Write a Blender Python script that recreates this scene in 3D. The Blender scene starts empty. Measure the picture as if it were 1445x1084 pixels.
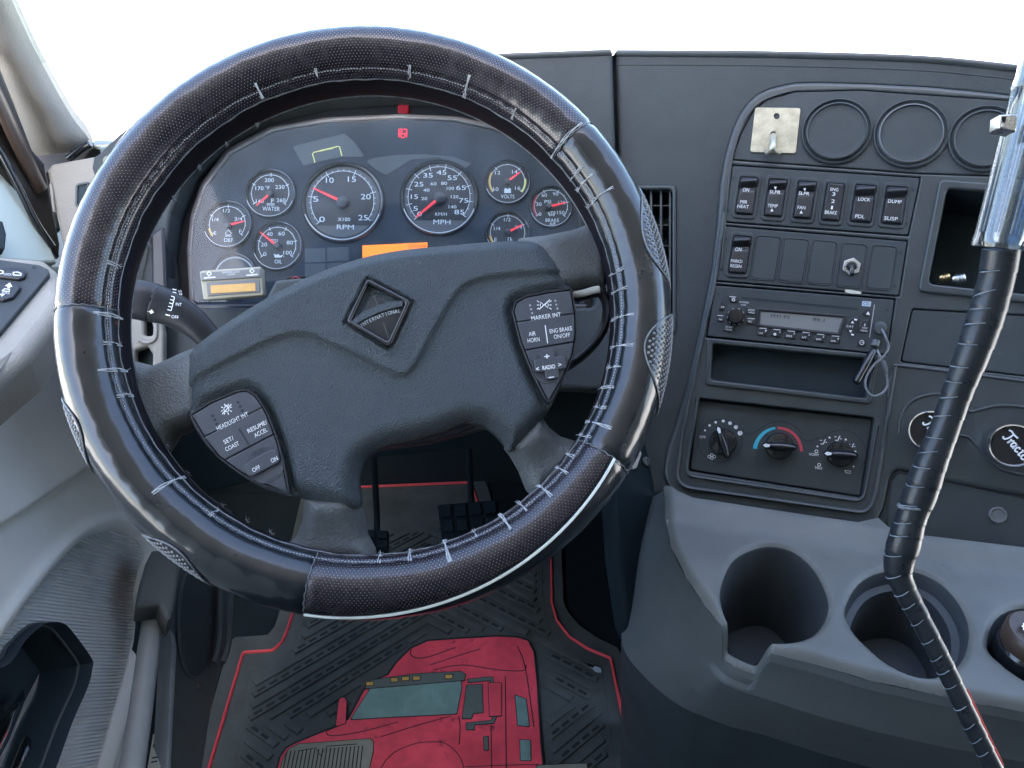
import bpy, math, random
import numpy as np
from mathutils import Vector, Matrix
from mathutils.geometry import tessellate_polygon, delaunay_2d_cdt
random.seed(7); np.random.seed(7)
rad = math.radians
SC = bpy.context.scene
COL = SC.collection

# ------------------------------------------------------------------ camera, world, sun, exposure
CAM = np.array([0.0, 0.0, 1.15]); PITCH = rad(31.0); YAW = rad(3.4); FPX = 1085.0; IW, IH = 1445.0, 1084.0
cd = bpy.data.cameras.new('camera'); cam = bpy.data.objects.new('camera', cd); COL.objects.link(cam)
cam.location = CAM; cam.rotation_euler = (rad(90) - PITCH, 0, -YAW)
cd.sensor_width = 36; cd.lens = 36 * FPX / IW; cd.clip_start = 0.02; cd.clip_end = 2000
SC.camera = cam
SUN_EL, SUN_AZ = rad(56), rad(185)          # azimuth the light comes FROM, clockwise from +y (straight ahead)
W = bpy.data.worlds.new('World'); SC.world = W; W.use_nodes = True
nt = W.node_tree; bg = nt.nodes['Background']; sk = nt.nodes.new('ShaderNodeTexSky')
sk.sky_type = 'NISHITA'; sk.sun_disc = False; sk.sun_elevation = SUN_EL; sk.sun_rotation = SUN_AZ; sk.dust_density = 2.2; sk.air_density = .95; sk.ozone_density = .8
nt.links.new(sk.outputs[0], bg.inputs[0]); bg.inputs[1].default_value = 0.15
sl = bpy.data.lights.new('sun', 'SUN'); sun = bpy.data.objects.new('sun', sl); COL.objects.link(sun)
sl.energy = 4.0; sl.angle = rad(0.5); sl.color = (1, .95, .88)
sd = Vector((math.sin(SUN_AZ) * math.cos(SUN_EL), math.cos(SUN_AZ) * math.cos(SUN_EL), math.sin(SUN_EL)))
sun.rotation_euler = sd.to_track_quat('Z', 'Y').to_euler()
SC.view_settings.view_transform = 'Standard'; SC.view_settings.look = 'None'; SC.view_settings.gamma = 1
SC.view_settings.exposure = 3.15
SC.render.engine = 'CYCLES'
SC.cycles.use_denoising = True; SC.cycles.max_bounces = 10; SC.cycles.diffuse_bounces = 6; SC.cycles.transparent_max_bounces = 16
SC.cycles.sample_clamp_indirect = 8; SC.cycles.caustics_reflective = False; SC.cycles.caustics_refractive = False

# ------------------------------------------------------------------ frames: planes standing in the cab
FH = np.array([math.sin(YAW), math.cos(YAW), 0.0])
RT = np.array([math.cos(YAW), -math.sin(YAW), 0.0])
FW = math.cos(PITCH) * FH + np.array([0, 0, -math.sin(PITCH)])
UP = math.sin(PITCH) * FH + np.array([0, 0, math.cos(PITCH)])
def unit(a): a = np.asarray(a, float); return a / np.linalg.norm(a)
def ray(x, y): return (x - IW / 2) / FPX * RT - (y - IH / 2) / FPX * UP + FW
def at(x, y, Z): return CAM + ray(x, y) * Z
class Fr:
    def __init__(s, o, n, up=(0, 0, 1)):
        s.o = np.asarray(o, float); s.n = unit(n); v = np.asarray(up, float)
        s.v = unit(v - v.dot(s.n) * s.n); s.u = np.cross(s.v, s.n)
    def P(s, uv, h=0.0):
        uv = np.asarray(uv, float).reshape(-1, 2); h = np.broadcast_to(np.asarray(h, float), (len(uv),))
        return s.o + uv[:, :1] * s.u + uv[:, 1:] * s.v + h[:, None] * s.n
    def px(s, pts, h=0.0):
        pts = np.asarray(pts, float).reshape(-1, 2); r = np.array([ray(a, b) for a, b in pts])
        t = ((s.o + h * s.n - CAM).dot(s.n)) / r.dot(s.n)
        q = CAM + r * t[:, None] - s.o
        return np.stack([q.dot(s.u), q.dot(s.v)], 1)
    def p1(s, x, y, h=0.0): return s.px([(x, y)], h)[0]
    def r(s, x, y, rp, h=0.0):      # size in metres of rp photo pixels around a point of the plane
        a = s.px([(x - rp, y), (x + rp, y), (x, y - rp), (x, y + rp)], h)
        return (np.linalg.norm(a[1] - a[0]) + np.linalg.norm(a[3] - a[2])) / 4
def camfr(x, y, Z, tilt=0, yaw=0):
    e, w = rad(tilt), rad(yaw)
    n = math.sin(w) * math.cos(e) * RT + math.sin(e) * UP - math.cos(w) * math.cos(e) * FW
    return Fr(at(x, y, Z), n, UP)

# ------------------------------------------------------------------ polygon helpers
def area2(p): x, y = p[:, 0], p[:, 1]; return float((x * np.roll(y, -1) - np.roll(x, -1) * y).sum())
def ccw(p): p = np.asarray(p, float); return p if area2(p) > 0 else p[::-1].copy()
def rnd(pts, r, seg=5):             # fillet the corners of a closed polygon; r a number or one per corner
    pts = [np.asarray(p, float) for p in pts]; n = len(pts); out = []
    rs = r if hasattr(r, '__len__') else [r] * n
    for i in range(n):
        a, b, c = pts[i - 1], pts[i], pts[(i + 1) % n]
        d1, d2 = a - b, c - b; l1, l2 = np.linalg.norm(d1), np.linalg.norm(d2)
        if rs[i] <= 0 or l1 < 1e-9 or l2 < 1e-9: out.append(b); continue
        d1, d2 = d1 / l1, d2 / l2; ang = math.acos(max(-1, min(1, float(d1.dot(d2)))))
        t = min(rs[i] / max(math.tan(ang / 2), .05), l1 * .48, l2 * .48)
        p0, p2 = b + d1 * t, b + d2 * t
        for k in range(seg + 1):
            q = k / seg; out.append((1 - q) ** 2 * p0 + 2 * q * (1 - q) * b + q * q * p2)
    return np.array(out)
def spl(pts, n=6, closed=True):     # Catmull-Rom
    p = np.asarray(pts, float); N = len(p); out = []
    for i in range(N if closed else N - 1):
        g = (lambda k: p[k % N]) if closed else (lambda k: p[min(max(k, 0), N - 1)])
        a, b, c, d = g(i - 1), g(i), g(i + 1), g(i + 2)
        for k in range(n):
            t = k / n
            out.append(.5 * (2 * b + (c - a) * t + (2 * a - 5 * b + 4 * c - d) * t * t + (3 * b - a - 3 * c + d) * t ** 3))
    if not closed: out.append(p[-1])
    return np.array(out)
def dedupe(p, eps=1e-6):
    keep = [i for i in range(len(p)) if np.linalg.norm(p[i] - p[i - 1]) > eps]; return p[keep]
def off(p, d):                      # offset a CCW closed polygon inwards by d
    a = p - np.roll(p, 1, 0); b = np.roll(p, -1, 0) - p
    a /= np.linalg.norm(a, axis=1)[:, None] + 1e-12; b /= np.linalg.norm(b, axis=1)[:, None] + 1e-12
    na = np.stack([-a[:, 1], a[:, 0]], 1); nb = np.stack([-b[:, 1], b[:, 0]], 1)
    m = na + nb; k = 1 + (na * nb).sum(1); k = np.maximum(k, .35)
    return p + m / k[:, None] * d
def inside(p, q):
    x, y = q[:, 0], q[:, 1]; r = np.zeros(len(q), bool); n = len(p)
    for i in range(n):
        a, b = p[i], p[(i + 1) % n]
        if a[1] == b[1]: continue
        c = ((a[1] > y) != (b[1] > y)) & (x < (b[0] - a[0]) * (y - a[1]) / (b[1] - a[1]) + a[0]); r ^= c
    return r
def dline(p, q, closed=False):      # distance of points q from polyline p
    a = p if closed else p[:-1]; b = np.roll(p, -1, 0) if closed else p[1:]; d = np.full(len(q), 1e9)
    for s, e in zip(a, b):
        v = e - s; L = v.dot(v) + 1e-15; t = np.clip(((q - s) @ v) / L, 0, 1)
        d = np.minimum(d, np.hypot(*(q - s - t[:, None] * v).T))
    return d
def sdist(p, q): d = dline(p, q, True); return np.where(inside(p, q), d, -d)
def ss(x, a, b): t = np.clip((x - a) / (b - a), 0, 1); return t * t * (3 - 2 * t)
def ropen(pts, r, seg=6):            # open polyline with filleted corners
    q = [np.asarray(a, float) for a in pts]; out = [q[0]]
    for a, b, c in zip(q[:-2], q[1:-1], q[2:]):
        d1, d2 = a - b, c - b; l1, l2 = np.linalg.norm(d1), np.linalg.norm(d2); t = min(r, l1 * .48, l2 * .48); p0, p2 = b + d1 / l1 * t, b + d2 / l2 * t
        out += [(1 - k) ** 2 * p0 + 2 * k * (1 - k) * b + k * k * p2 for k in np.linspace(0, 1, seg + 1)]
    return np.array(out + [q[-1]])
def resample(p, step, closed=True):
    q = np.vstack([p, p[:1]]) if closed else p; out = []
    for a, b in zip(q[:-1], q[1:]):
        n = max(1, int(math.ceil(np.linalg.norm(b - a) / step)))
        out += [a + (b - a) * k / n for k in range(n)]
    if not closed: out.append(q[-1])
    return np.array(out)

# ------------------------------------------------------------------ mesh collector
ORG = {}
class MB:
    def __init__(s): s.v = []; s.f = []; s.m = []; s.s = []; s.uv = {}
    def add(s, V, F, m=0, smooth=True, uv=None):
        b = len(s.v); s.v += [tuple(map(float, x)) for x in V]
        for k, f in enumerate(F):
            if uv is not None: s.uv[len(s.f)] = uv[k]
            s.f.append(tuple(int(i) + b for i in f)); s.m.append(m); s.s.append(smooth)
        return s
    def build(s, name, mats, parent=None, label=None, sharp=40, origin=None):
        me = bpy.data.meshes.new(name); V = np.array(s.v)
        if parent is not None: o0 = np.array(ORG[parent.name])
        else: o0 = np.array(origin) if origin is not None else np.array([(V[:, 0].min() + V[:, 0].max()) / 2, (V[:, 1].min() + V[:, 1].max()) / 2, V[:, 2].min()])
        me.from_pydata((V - o0).tolist(), [], s.f)
        for m in (mats if isinstance(mats, (list, tuple)) else [mats]): me.materials.append(m)
        me.polygons.foreach_set('material_index', s.m); me.polygons.foreach_set('use_smooth', s.s)
        if s.uv:
            ul = me.uv_layers.new(name='uv')
            for pi, uvs in s.uv.items():
                pl = me.polygons[pi]
                for li, c in zip(pl.loop_indices, uvs): ul.data[li].uv = c
        me.update()
        if sharp: me.set_sharp_from_angle(angle=rad(sharp))
        ob = bpy.data.objects.new(name, me); COL.objects.link(ob)
        if parent is not None: ob.parent = parent
        else: ob.location = o0
        ORG[ob.name] = o0
        if label: ob['label'] = label
        return ob
def tag(o, label, cat, group=None, kind=None):
    if label: o['label'] = label
    if cat: o['category'] = cat
    if group: o['group'] = group
    if kind: o['kind'] = kind
    return o
def thing(name, loc, label, cat, group=None):
    o = bpy.data.objects.new(name, None); o.empty_display_size = .02; COL.objects.link(o); o.location = loc; ORG[o.name] = np.array(loc, float)
    return tag(o, label, cat, group)

# ------------------------------------------------------------------ solids
def plate(mb, K, out, h0, h1, bev=.001, holes=(), m=0, seg=3, back=True, hb=None, mtop=None):
    """A solid slab on plane K between heights h0 and h1 with rounded top edges; holes go right through."""
    mtop = m if mtop is None else mtop
    loops = [dedupe(ccw(out))] + [dedupe(ccw(h)) for h in holes]; tops = []
    for li, p in enumerate(loops):
        sg = 1 if li == 0 else -1; b = bev if li == 0 else (bev if hb is None else hb)
        rings = [(p, h0)] + ([(off(p, sg * b * (1 - math.cos(k / seg * math.pi / 2))), h1 - b * (1 - math.sin(k / seg * math.pi / 2))) for k in range(seg + 1)] if b > 0 else [(p, h1)])
        V = np.vstack([K.P(q, h) for q, h in rings]); n = len(p); F = []
        for r in range(len(rings) - 1):
            for i in range(n):
                j = (i + 1) % n; q = (r * n + i, r * n + j, (r + 1) * n + j, (r + 1) * n + i); F.append(q if li == 0 else q[::-1])
        mb.add(V, F, m, True); tops.append(rings[-1][0])
    tri = tessellate_polygon([[Vector((a, b, 0)) for a, b in t] for t in tops]); T = np.vstack(tops)
    def orient(t):
        a, b, c = T[t[0]], T[t[1]], T[t[2]]; return t if (b[0] - a[0]) * (c[1] - a[1]) - (b[1] - a[1]) * (c[0] - a[0]) > 0 else (t[0], t[2], t[1])
    tri = [orient(t) for t in tri]
    mb.add(K.P(T, h1), tri, mtop, False)
    if back:
        B = np.vstack(loops); mb.add(K.P(B, h0), [t[::-1] for t in tri], m, False)
    return mb
def well(mb, K, out, h1, h0, m=0, taper=0.0):
    """An open recess: walls and floor facing inwards."""
    p = dedupe(ccw(out)); q = off(p, taper) if taper else p; n = len(p)
    V = np.vstack([K.P(p, h1), K.P(q, h0)])
    mb.add(V, [(i, n + i, n + (i + 1) % n, (i + 1) % n) for i in range(n)], m, True)
    tri = tessellate_polygon([[Vector((a, b, 0)) for a, b in q]])
    mb.add(K.P(q, h0), [t for t in tri], m, False); return mb
def field(mb, K, out, hfn, step, holes=(), m=0, skirt=None):
    """A modelled surface: height hfn(u,v) over the plane inside an outline, with side walls down to skirt."""
    loops = [resample(dedupe(ccw(out)), step)] + [resample(dedupe(ccw(h)), step) for h in holes]
    lo, hi = loops[0].min(0), loops[0].max(0)
    gx, gy = np.meshgrid(np.arange(lo[0], hi[0], step), np.arange(lo[1], hi[1], step * .866))
    gx = gx + (np.arange(gx.shape[0]) % 2)[:, None] * step * .5
    G = np.stack([gx.ravel(), gy.ravel()], 1); ok = sdist(loops[0], G) > step * .5
    for h in loops[1:]: ok &= sdist(h, G) < -step * .5
    G = G[ok]; E = []; b = 0
    for L in loops: E += [(b + i, b + (i + 1) % len(L)) for i in range(len(L))]; b += len(L)
    A = np.vstack(loops + [G])
    vs, _, fs, *_r = delaunay_2d_cdt([Vector(a) for a in A], E, [], 0, 1e-7)
    Q = np.array([tuple(v) for v in vs]); fs = np.array([f for f in fs if len(f) == 3]); c = Q[fs].mean(1)
    ok = inside(loops[0], c)
    for h in loops[1:]: ok &= ~inside(h, c)
    fs = fs[ok]; a, bb, cc = Q[fs[:, 0]], Q[fs[:, 1]], Q[fs[:, 2]]
    flip = ((bb - a)[:, 0] * (cc - a)[:, 1] - (bb - a)[:, 1] * (cc - a)[:, 0]) < 0; fs[flip] = fs[flip][:, ::-1]
    mb.add(K.P(Q, hfn(Q)), fs, m, True)
    if skirt is not None:
        for li, L in enumerate(loops):
            n = len(L); V = np.vstack([K.P(L, skirt), K.P(L, hfn(L))])
            F = [(i, (i + 1) % n, n + (i + 1) % n, n + i) for i in range(n)]
            mb.add(V, F if li == 0 else [f[::-1] for f in F], m, True)
    return mb
def lathe(mb, K, c, prof, seg=40, m=0, smooth=True, a0=0, a1=2 * math.pi, sx=1, sy=1):
    full = abs(a1 - a0 - 2 * math.pi) < 1e-6; N = seg if full else seg + 1
    t = a0 + (a1 - a0) * np.arange(N) / seg; V = []
    for r, h in prof: V.append(K.P(np.stack([c[0] + sx * r * np.cos(t), c[1] + sy * r * np.sin(t)], 1), h))
    V = np.vstack(V); F = []
    for k in range(len(prof) - 1):
        for i in range(seg):
            j = (i + 1) % N; F.append((k * N + i, k * N + j, (k + 1) * N + j, (k + 1) * N + i))
    mb.add(V, F, m, smooth)
    if prof[-1][0] > 0 and full: pass
    return mb
def disc(mb, K, c, r, h, seg=40, m=0):
    t = 2 * math.pi * np.arange(seg) / seg
    mb.add(K.P(np.stack([c[0] + r * np.cos(t), c[1] + r * np.sin(t)], 1), h), [tuple(range(seg))], m, False); return mb
def sweep(mb, P, ra, rb=None, seg=12, m=0, cap=True, up=None, closed=False):
    P = np.asarray(P, float); n = len(P); ra = np.broadcast_to(np.asarray(ra, float), (n,)); rb = ra if rb is None else np.broadcast_to(np.asarray(rb, float), (n,))
    if closed: T = np.roll(P, -1, 0) - np.roll(P, 1, 0)
    else: T = np.gradient(P, axis=0)
    T /= np.linalg.norm(T, axis=1)[:, None] + 1e-12
    x = np.asarray(up, float) if up is not None else (np.array([0, 0, 1.0]) if abs(T[0][2]) < .9 else np.array([1.0, 0, 0]))
    a = 2 * math.pi * np.arange(seg) / seg; V = []
    for i in range(n):
        x = unit(x - x.dot(T[i]) * T[i]); y = np.cross(T[i], x)
        V.append(P[i] + np.cos(a)[:, None] * ra[i] * x + np.sin(a)[:, None] * rb[i] * y)
        if up is not None: x = np.asarray(up, float)
    F = []
    for k in range(n if closed else n - 1):
        k2 = (k + 1) % n
        for i in range(seg): j = (i + 1) % seg; F.append((k * seg + i, k * seg + j, k2 * seg + j, k2 * seg + i))
    if cap and not closed: F += [tuple(range(seg))[::-1], tuple((n - 1) * seg + i for i in range(seg))]
    mb.add(np.vstack(V), F, m, True); return mb
def ribbon(mb, K, pts, w, h, m=0, closed=False):    # a printed or embossed line of width w (metres) on the plane
    p = np.asarray(pts, float); n = len(p)
    d = (np.roll(p, -1, 0) - np.roll(p, 1, 0)) if closed else np.gradient(p, axis=0)
    d /= np.linalg.norm(d, axis=1)[:, None] + 1e-12; q = np.stack([-d[:, 1], d[:, 0]], 1) * w / 2
    V = np.vstack([K.P(p + q, h), K.P(p - q, h)])
    mb.add(V, [(i, n + i, n + (i + 1) % n, (i + 1) % n) for i in range(n if closed else n - 1)], m, False); return mb
def rib(mb, K, pts, w, h, m=0, closed=False):        # ribbon given in photo pixels
    q = K.px(pts, h); s = K.r(pts[0][0], pts[0][1], 1, h); return ribbon(mb, K, q, w * s, h, m, closed)
def flat(mb, K, pts, h, m=0):
    p = ccw(K.px(pts, h)); tri = tessellate_polygon([[Vector((a, b, 0)) for a, b in p]]); out = []
    for t in tri:
        a, b, c = p[t[0]], p[t[1]], p[t[2]]; out.append(t if (b[0] - a[0]) * (c[1] - a[1]) - (b[1] - a[1]) * (c[0] - a[0]) > 0 else (t[0], t[2], t[1]))
    mb.add(K.P(p, h), out, m, False); return mb
def arcpts(c, r, a0, a1, n=24): t = np.radians(np.linspace(a0, a1, n)); return np.stack([c[0] + r * np.cos(t), c[1] + r * np.sin(t)], 1)
def sector(mb, K, c, r0, r1, a0, a1, h, n=24, m=0):
    V = np.vstack([K.P(arcpts(c, r0, a0, a1, n), h), K.P(arcpts(c, r1, a0, a1, n), h)])
    mb.add(V, [(i, n + i, n + i + 1, i + 1) if a1 < a0 else (i, i + 1, n + i + 1, n + i) for i in range(n - 1)], m, False); return mb
_TX = {}
def glyphs(s, bold):
    if (s, bold) not in _TX:
        c = bpy.data.curves.new('lettering', 'FONT'); c.body = s; c.size = 1; c.resolution_u = 3; c.offset = bold; c.fill_mode = 'FRONT'
        o = bpy.data.objects.new('lettering', c); COL.objects.link(o); dg = bpy.context.evaluated_depsgraph_get(); dg.update()
        me = bpy.data.meshes.new_from_object(o.evaluated_get(dg)); V = np.array([v.co[:2] for v in me.vertices]).reshape(-1, 2); F = [tuple(p.vertices) for p in me.polygons]
        bpy.data.objects.remove(o); bpy.data.curves.remove(c); bpy.data.meshes.remove(me)
        V = V - (V.min(0) + V.max(0)) / 2; _TX[(s, bold)] = (V, F)
    return _TX[(s, bold)]
def txt(mb, K, s, x, y, hp, ang=0, xs=1.0, h=.0003, bold=.0, skew=0, m=0, width=None):
    """Flat lettering centred on photo pixel (x,y), capitals hp pixels tall, baseline turned ang degrees."""
    V, F = glyphs(s, bold); k = hp / .70
    a = rad(ang); b = rad(ang + 90 - skew); wx = V[:, 0] * k * xs; wy = V[:, 1] * k
    if width: wx = V[:, 0] * width / (V[:, 0].max() - V[:, 0].min())
    X = x + wx * math.cos(a) + wy * math.cos(b); Y = y - wx * math.sin(a) - wy * math.sin(b)
    mb.add(K.P(K.px(np.stack([X, Y], 1), h), h), F, m, False); return mb

# ------------------------------------------------------------------ materials
def mat(name, col, rough=.5, metal=0, bump=0, bscale=900, var=.0, vscale=30, coat=0, spec=.5, emit=None, estr=0, trans=0, ior=1.45, alpha=1, wear=None, kind='noise', dist=.0006):
    m = bpy.data.materials.new(name); m.use_nodes = True; n = m.node_tree; b = n.nodes['Principled BSDF']
    b.inputs['Base Color'].default_value = (*col, 1); b.inputs['Roughness'].default_value = rough; b.inputs['Metallic'].default_value = metal
    b.inputs['Specular IOR Level'].default_value = spec; b.inputs['Coat Weight'].default_value = coat; b.inputs['Coat Roughness'].default_value = .08; b.inputs['IOR'].default_value = ior
    b.inputs['Transmission Weight'].default_value = trans; b.inputs['Alpha'].default_value = alpha
    if emit: b.inputs['Emission Color'].default_value = (*emit, 1); b.inputs['Emission Strength'].default_value = estr
    tc = n.nodes.new('ShaderNodeTexCoord')
    def noise(sc, det=3, rg=.6):
        t = n.nodes.new('ShaderNodeTexNoise'); t.inputs['Scale'].default_value = sc; t.inputs['Detail'].default_value = det; t.inputs['Roughness'].default_value = rg
        n.links.new(tc.outputs['Object'], t.inputs['Vector']); return t
    if var > 0:
        t = noise(vscale, 5, .65); r = n.nodes.new('ShaderNodeMapRange'); r.inputs[1].default_value = .3; r.inputs[2].default_value = .7
        r.inputs[3].default_value = 1 - var; r.inputs[4].default_value = 1 + var; n.links.new(t.outputs[0], r.inputs[0])
        mx = n.nodes.new('ShaderNodeVectorMath'); mx.operation = 'SCALE'; mx.inputs[0].default_value = col; n.links.new(r.outputs[0], mx.inputs['Scale']); n.links.new(mx.outputs[0], b.inputs['Base Color'])
        t2 = noise(vscale * 2.7, 4); r2 = n.nodes.new('ShaderNodeMapRange'); r2.inputs[1].default_value = .3; r2.inputs[2].default_value = .7
        r2.inputs[3].default_value = max(.02, rough - var * .35); r2.inputs[4].default_value = min(1, rough + var * .35); n.links.new(t2.outputs[0], r2.inputs[0]); n.links.new(r2.outputs[0], b.inputs['Roughness'])
    if wear:     # scattered pale scuffs with a shape of their own: (colour, scale, threshold)
        wc, wsc, th = wear; t = noise(wsc, 8, .72); r = n.nodes.new('ShaderNodeMapRange'); r.inputs[1].default_value = th; r.inputs[2].default_value = th + .06; n.links.new(t.outputs[0], r.inputs[0])
        mx = n.nodes.new('ShaderNodeMix'); mx.data_type = 'RGBA'; mx.inputs['B'].default_value = (*wc, 1); n.links.new(r.outputs[0], mx.inputs['Factor'])
        lk = b.inputs['Base Color'].links
        if lk: n.links.new(lk[0].from_socket, mx.inputs['A'])
        else: mx.inputs['A'].default_value = (*col, 1)
        n.links.new(mx.outputs['Result'], b.inputs['Base Color'])
    if bump > 0:
        if kind == 'leather':
            t = n.nodes.new('ShaderNodeTexVoronoi'); t.inputs['Scale'].default_value = bscale; t.feature = 'F1'; ns = noise(bscale * .5, 2)
            va = n.nodes.new('ShaderNodeVectorMath'); va.operation = 'MULTIPLY_ADD'; va.inputs[1].default_value = (.0022,) * 3
            n.links.new(ns.outputs['Color'], va.inputs[0]); n.links.new(tc.outputs['Object'], va.inputs[2]); n.links.new(va.outputs[0], t.inputs['Vector'])
        else: t = noise(bscale, 3)
        bp = n.nodes.new('ShaderNodeBump'); bp.inputs['Strength'].default_value = bump; bp.inputs['Distance'].default_value = dist
        n.links.new(t.outputs[0], bp.inputs['Height']); n.links.new(bp.outputs[0], b.inputs['Normal'])
    return m
def thin_glass(name, tint, gloss=.06, rough=.02):
    m = bpy.data.materials.new(name); m.use_nodes = True; n = m.node_tree; n.nodes.clear()
    o = n.nodes.new('ShaderNodeOutputMaterial'); mx = n.nodes.new('ShaderNodeMixShader'); t = n.nodes.new('ShaderNodeBsdfTransparent'); g = n.nodes.new('ShaderNodeBsdfGlossy')
    t.inputs[0].default_value = (*tint, 1); g.inputs['Roughness'].default_value = rough
    lw = n.nodes.new('ShaderNodeLayerWeight'); pw = n.nodes.new('ShaderNodeMath'); pw.operation = 'POWER'; pw.inputs[1].default_value = 5
    n.links.new(lw.outputs['Facing'], pw.inputs[0]); fr = n.nodes.new('ShaderNodeMath'); fr.operation = 'MULTIPLY_ADD'; fr.inputs[1].default_value = .9; fr.inputs[2].default_value = .04; n.links.new(pw.outputs[0], fr.inputs[0])
    ml = n.nodes.new('ShaderNodeMath'); ml.operation = 'MULTIPLY'; ml.inputs[1].default_value = gloss / .04
    n.links.new(fr.outputs[0], ml.inputs[0]); n.links.new(ml.outputs[0], mx.inputs[0]); n.links.new(t.outputs[0], mx.inputs[1]); n.links.new(g.outputs[0], mx.inputs[2]); n.links.new(mx.outputs[0], o.inputs[0]); return m
def perforated(name, base, dot, rough):
    m = mat(name, base, rough, bump=.06, bscale=700, var=.10, vscale=25, coat=.35); n = m.node_tree; b = n.nodes['Principled BSDF']
    uv = n.nodes.new('ShaderNodeUVMap'); uv.uv_map = 'uv'; sp = n.nodes.new('ShaderNodeSeparateXYZ'); n.links.new(uv.outputs[0], sp.inputs[0])
    def M(op, a, c=None):
        k = n.nodes.new('ShaderNodeMath'); k.operation = op
        for i, x in enumerate((a, c)):
            if x is None: continue
            if isinstance(x, (int, float)): k.inputs[i].default_value = x
            else: n.links.new(x, k.inputs[i])
        return k.outputs[0]
    PX, PY = .0032, .0024
    V = M('DIVIDE', sp.outputs[1], PY); row = M('FLOOR', V); U = M('ADD', M('DIVIDE', sp.outputs[0], PX), M('MULTIPLY', M('FLOORED_MODULO', row, 2.0), .5))
    dx = M('MULTIPLY', M('SUBTRACT', M('FRACT', U), .5), PX); dy = M('MULTIPLY', M('SUBTRACT', M('FRACT', V), .5), PY)
    d = M('SQRT', M('ADD', M('MULTIPLY', dx, dx), M('MULTIPLY', dy, dy))); msk = M('LESS_THAN', d, .00037)
    mx = n.nodes.new('ShaderNodeMix'); mx.data_type = 'RGBA'; n.links.new(msk, mx.inputs['Factor']); n.links.new(b.inputs['Base Color'].links[0].from_socket, mx.inputs['A']); mx.inputs['B'].default_value = (*dot, 1)
    n.links.new(mx.outputs['Result'], b.inputs['Base Color']); return m
M = {}
M['dash'] = mat('dash_plastic', (.038, .046, .048), .55, spec=.3, bump=.7, bscale=1150, var=.12, vscale=14, wear=((.055, .066, .070), 70, .68))
M['dash2'] = mat('module_plastic', (.046, .055, .059), .5, spec=.3, bump=.35, bscale=1300, var=.12, vscale=20, wear=((.075, .088, .092), 60, .67))
M['bezel'] = mat('bezel_plastic', (.047, .056, .059), .36, bump=.12, bscale=1600, var=.12, vscale=18)
M['dark'] = mat('recess_black', (.030, .042, .050), .6, spec=.08, bump=.2, bscale=1200)
M['foot'] = mat('footwell_plastic', (.014, .021, .025), .7, spec=.08, bump=.3, bscale=900, var=.15)
M['footdark'] = mat('footwell_dark', (.010, .017, .021), .75, spec=.08, bump=.3, bscale=900, var=.15)
M['gloss'] = mat('gloss_black', (.012, .013, .015), .18, coat=.4)
M['satin'] = mat('satin_black', (.022, .024, .028), .36, bump=.1, bscale=1500, var=.12, vscale=25)
M['hub'] = mat('hub_vinyl', (.045, .057, .063), .42, bump=1.0, bscale=850, kind='leather', var=.10, vscale=12, dist=.0011)
M['spoke'] = mat('spoke_vinyl', (.095, .105, .108), .50, bump=.55, bscale=520, kind='leather', var=.16, vscale=20, dist=.0009, wear=((.10, .10, .10), 60, .63))
M['leather'] = mat('smooth_leather', (.010, .013, .016), .24, bump=.08, bscale=260, var=.14, vscale=14, coat=.45, dist=.0006)
M['perf'] = perforated('perforated_leather', (.016, .013, .017), (.16, .17, .18), .26)
M['inner'] = mat('inner_leather', (.010, .010, .013), .5, spec=.08, bump=.3, bscale=300)
M['thread'] = mat('worn_thread', (.40, .42, .43), .7, bump=.5, bscale=2500, var=.3, vscale=300)
M['stud'] = mat('grip_stud', (.20, .21, .22), .22)
M['hem'] = mat('hem_edge', (.14, .15, .16), .30, var=.35, vscale=90)
M['piping'] = mat('pale_piping', (.78, .84, .82), .3, var=.1, vscale=60)
M['dial'] = mat('dial_black', (.012, .013, .015), .55)
M['dial2'] = mat('dial_grey', (.06, .065, .07), .5)
M['cluster'] = mat('cluster_face', (.024, .032, .041), .62, spec=.12, bump=.06, bscale=1800, var=.12, vscale=30)
M['white'] = mat('white_print', (.75, .77, .78), .6)
M['dim'] = mat('grey_print', (.34, .36, .38), .6)
M['ringgrey'] = mat('ring_grey', (.42, .44, .46), .5)
M['needle'] = mat('red_needle', (.75, .03, .04), .45, emit=(1, .03, .04), estr=.08)
M['gaugeprint'] = mat('gauge_print', (.50, .53, .54), .6)
M['tunnel'] = mat('tunnel_trim', (.030, .040, .043), .7, spec=.2, bump=.3, bscale=900, var=.2, vscale=9)
M['amber'] = mat('amber_print', (.62, .36, .06), .6)
M['yellow'] = mat('yellow_print', (.65, .60, .16), .6)
M['redprint'] = mat('red_print', (.42, .03, .04), .6)
M['orange_lit'] = mat('orange_display', (.5, .12, .01), .5, emit=(1, .20, .004), estr=.19)
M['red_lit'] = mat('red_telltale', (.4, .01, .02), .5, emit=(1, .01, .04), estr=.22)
M['red_dim'] = mat('red_reflection', (.06, .01, .015), .5, emit=(1, .02, .06), estr=.025)  # emission imitates the warning symbol mirrored in the cluster lens
M['lens'] = thin_glass('clear_lens', (.90, .94, .97), .013, .05)
_n = M['lens'].node_tree; _o = [x for x in _n.nodes if x.type == 'OUTPUT_MATERIAL'][0]; _d = _n.nodes.new('ShaderNodeBsdfDiffuse'); _d.inputs[0].default_value = (.5, .60, .72, 1); _m = _n.nodes.new('ShaderNodeMixShader')
_t = _n.nodes.new('ShaderNodeTexNoise'); _t.inputs['Scale'].default_value = 26; _t.inputs['Detail'].default_value = 7; _c = _n.nodes.new('ShaderNodeTexCoord'); _n.links.new(_c.outputs['Object'], _t.inputs['Vector']); _r = _n.nodes.new('ShaderNodeMapRange'); _r.inputs[1].default_value = .35; _r.inputs[2].default_value = .75; _r.inputs[3].default_value = .006; _r.inputs[4].default_value = .03
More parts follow.
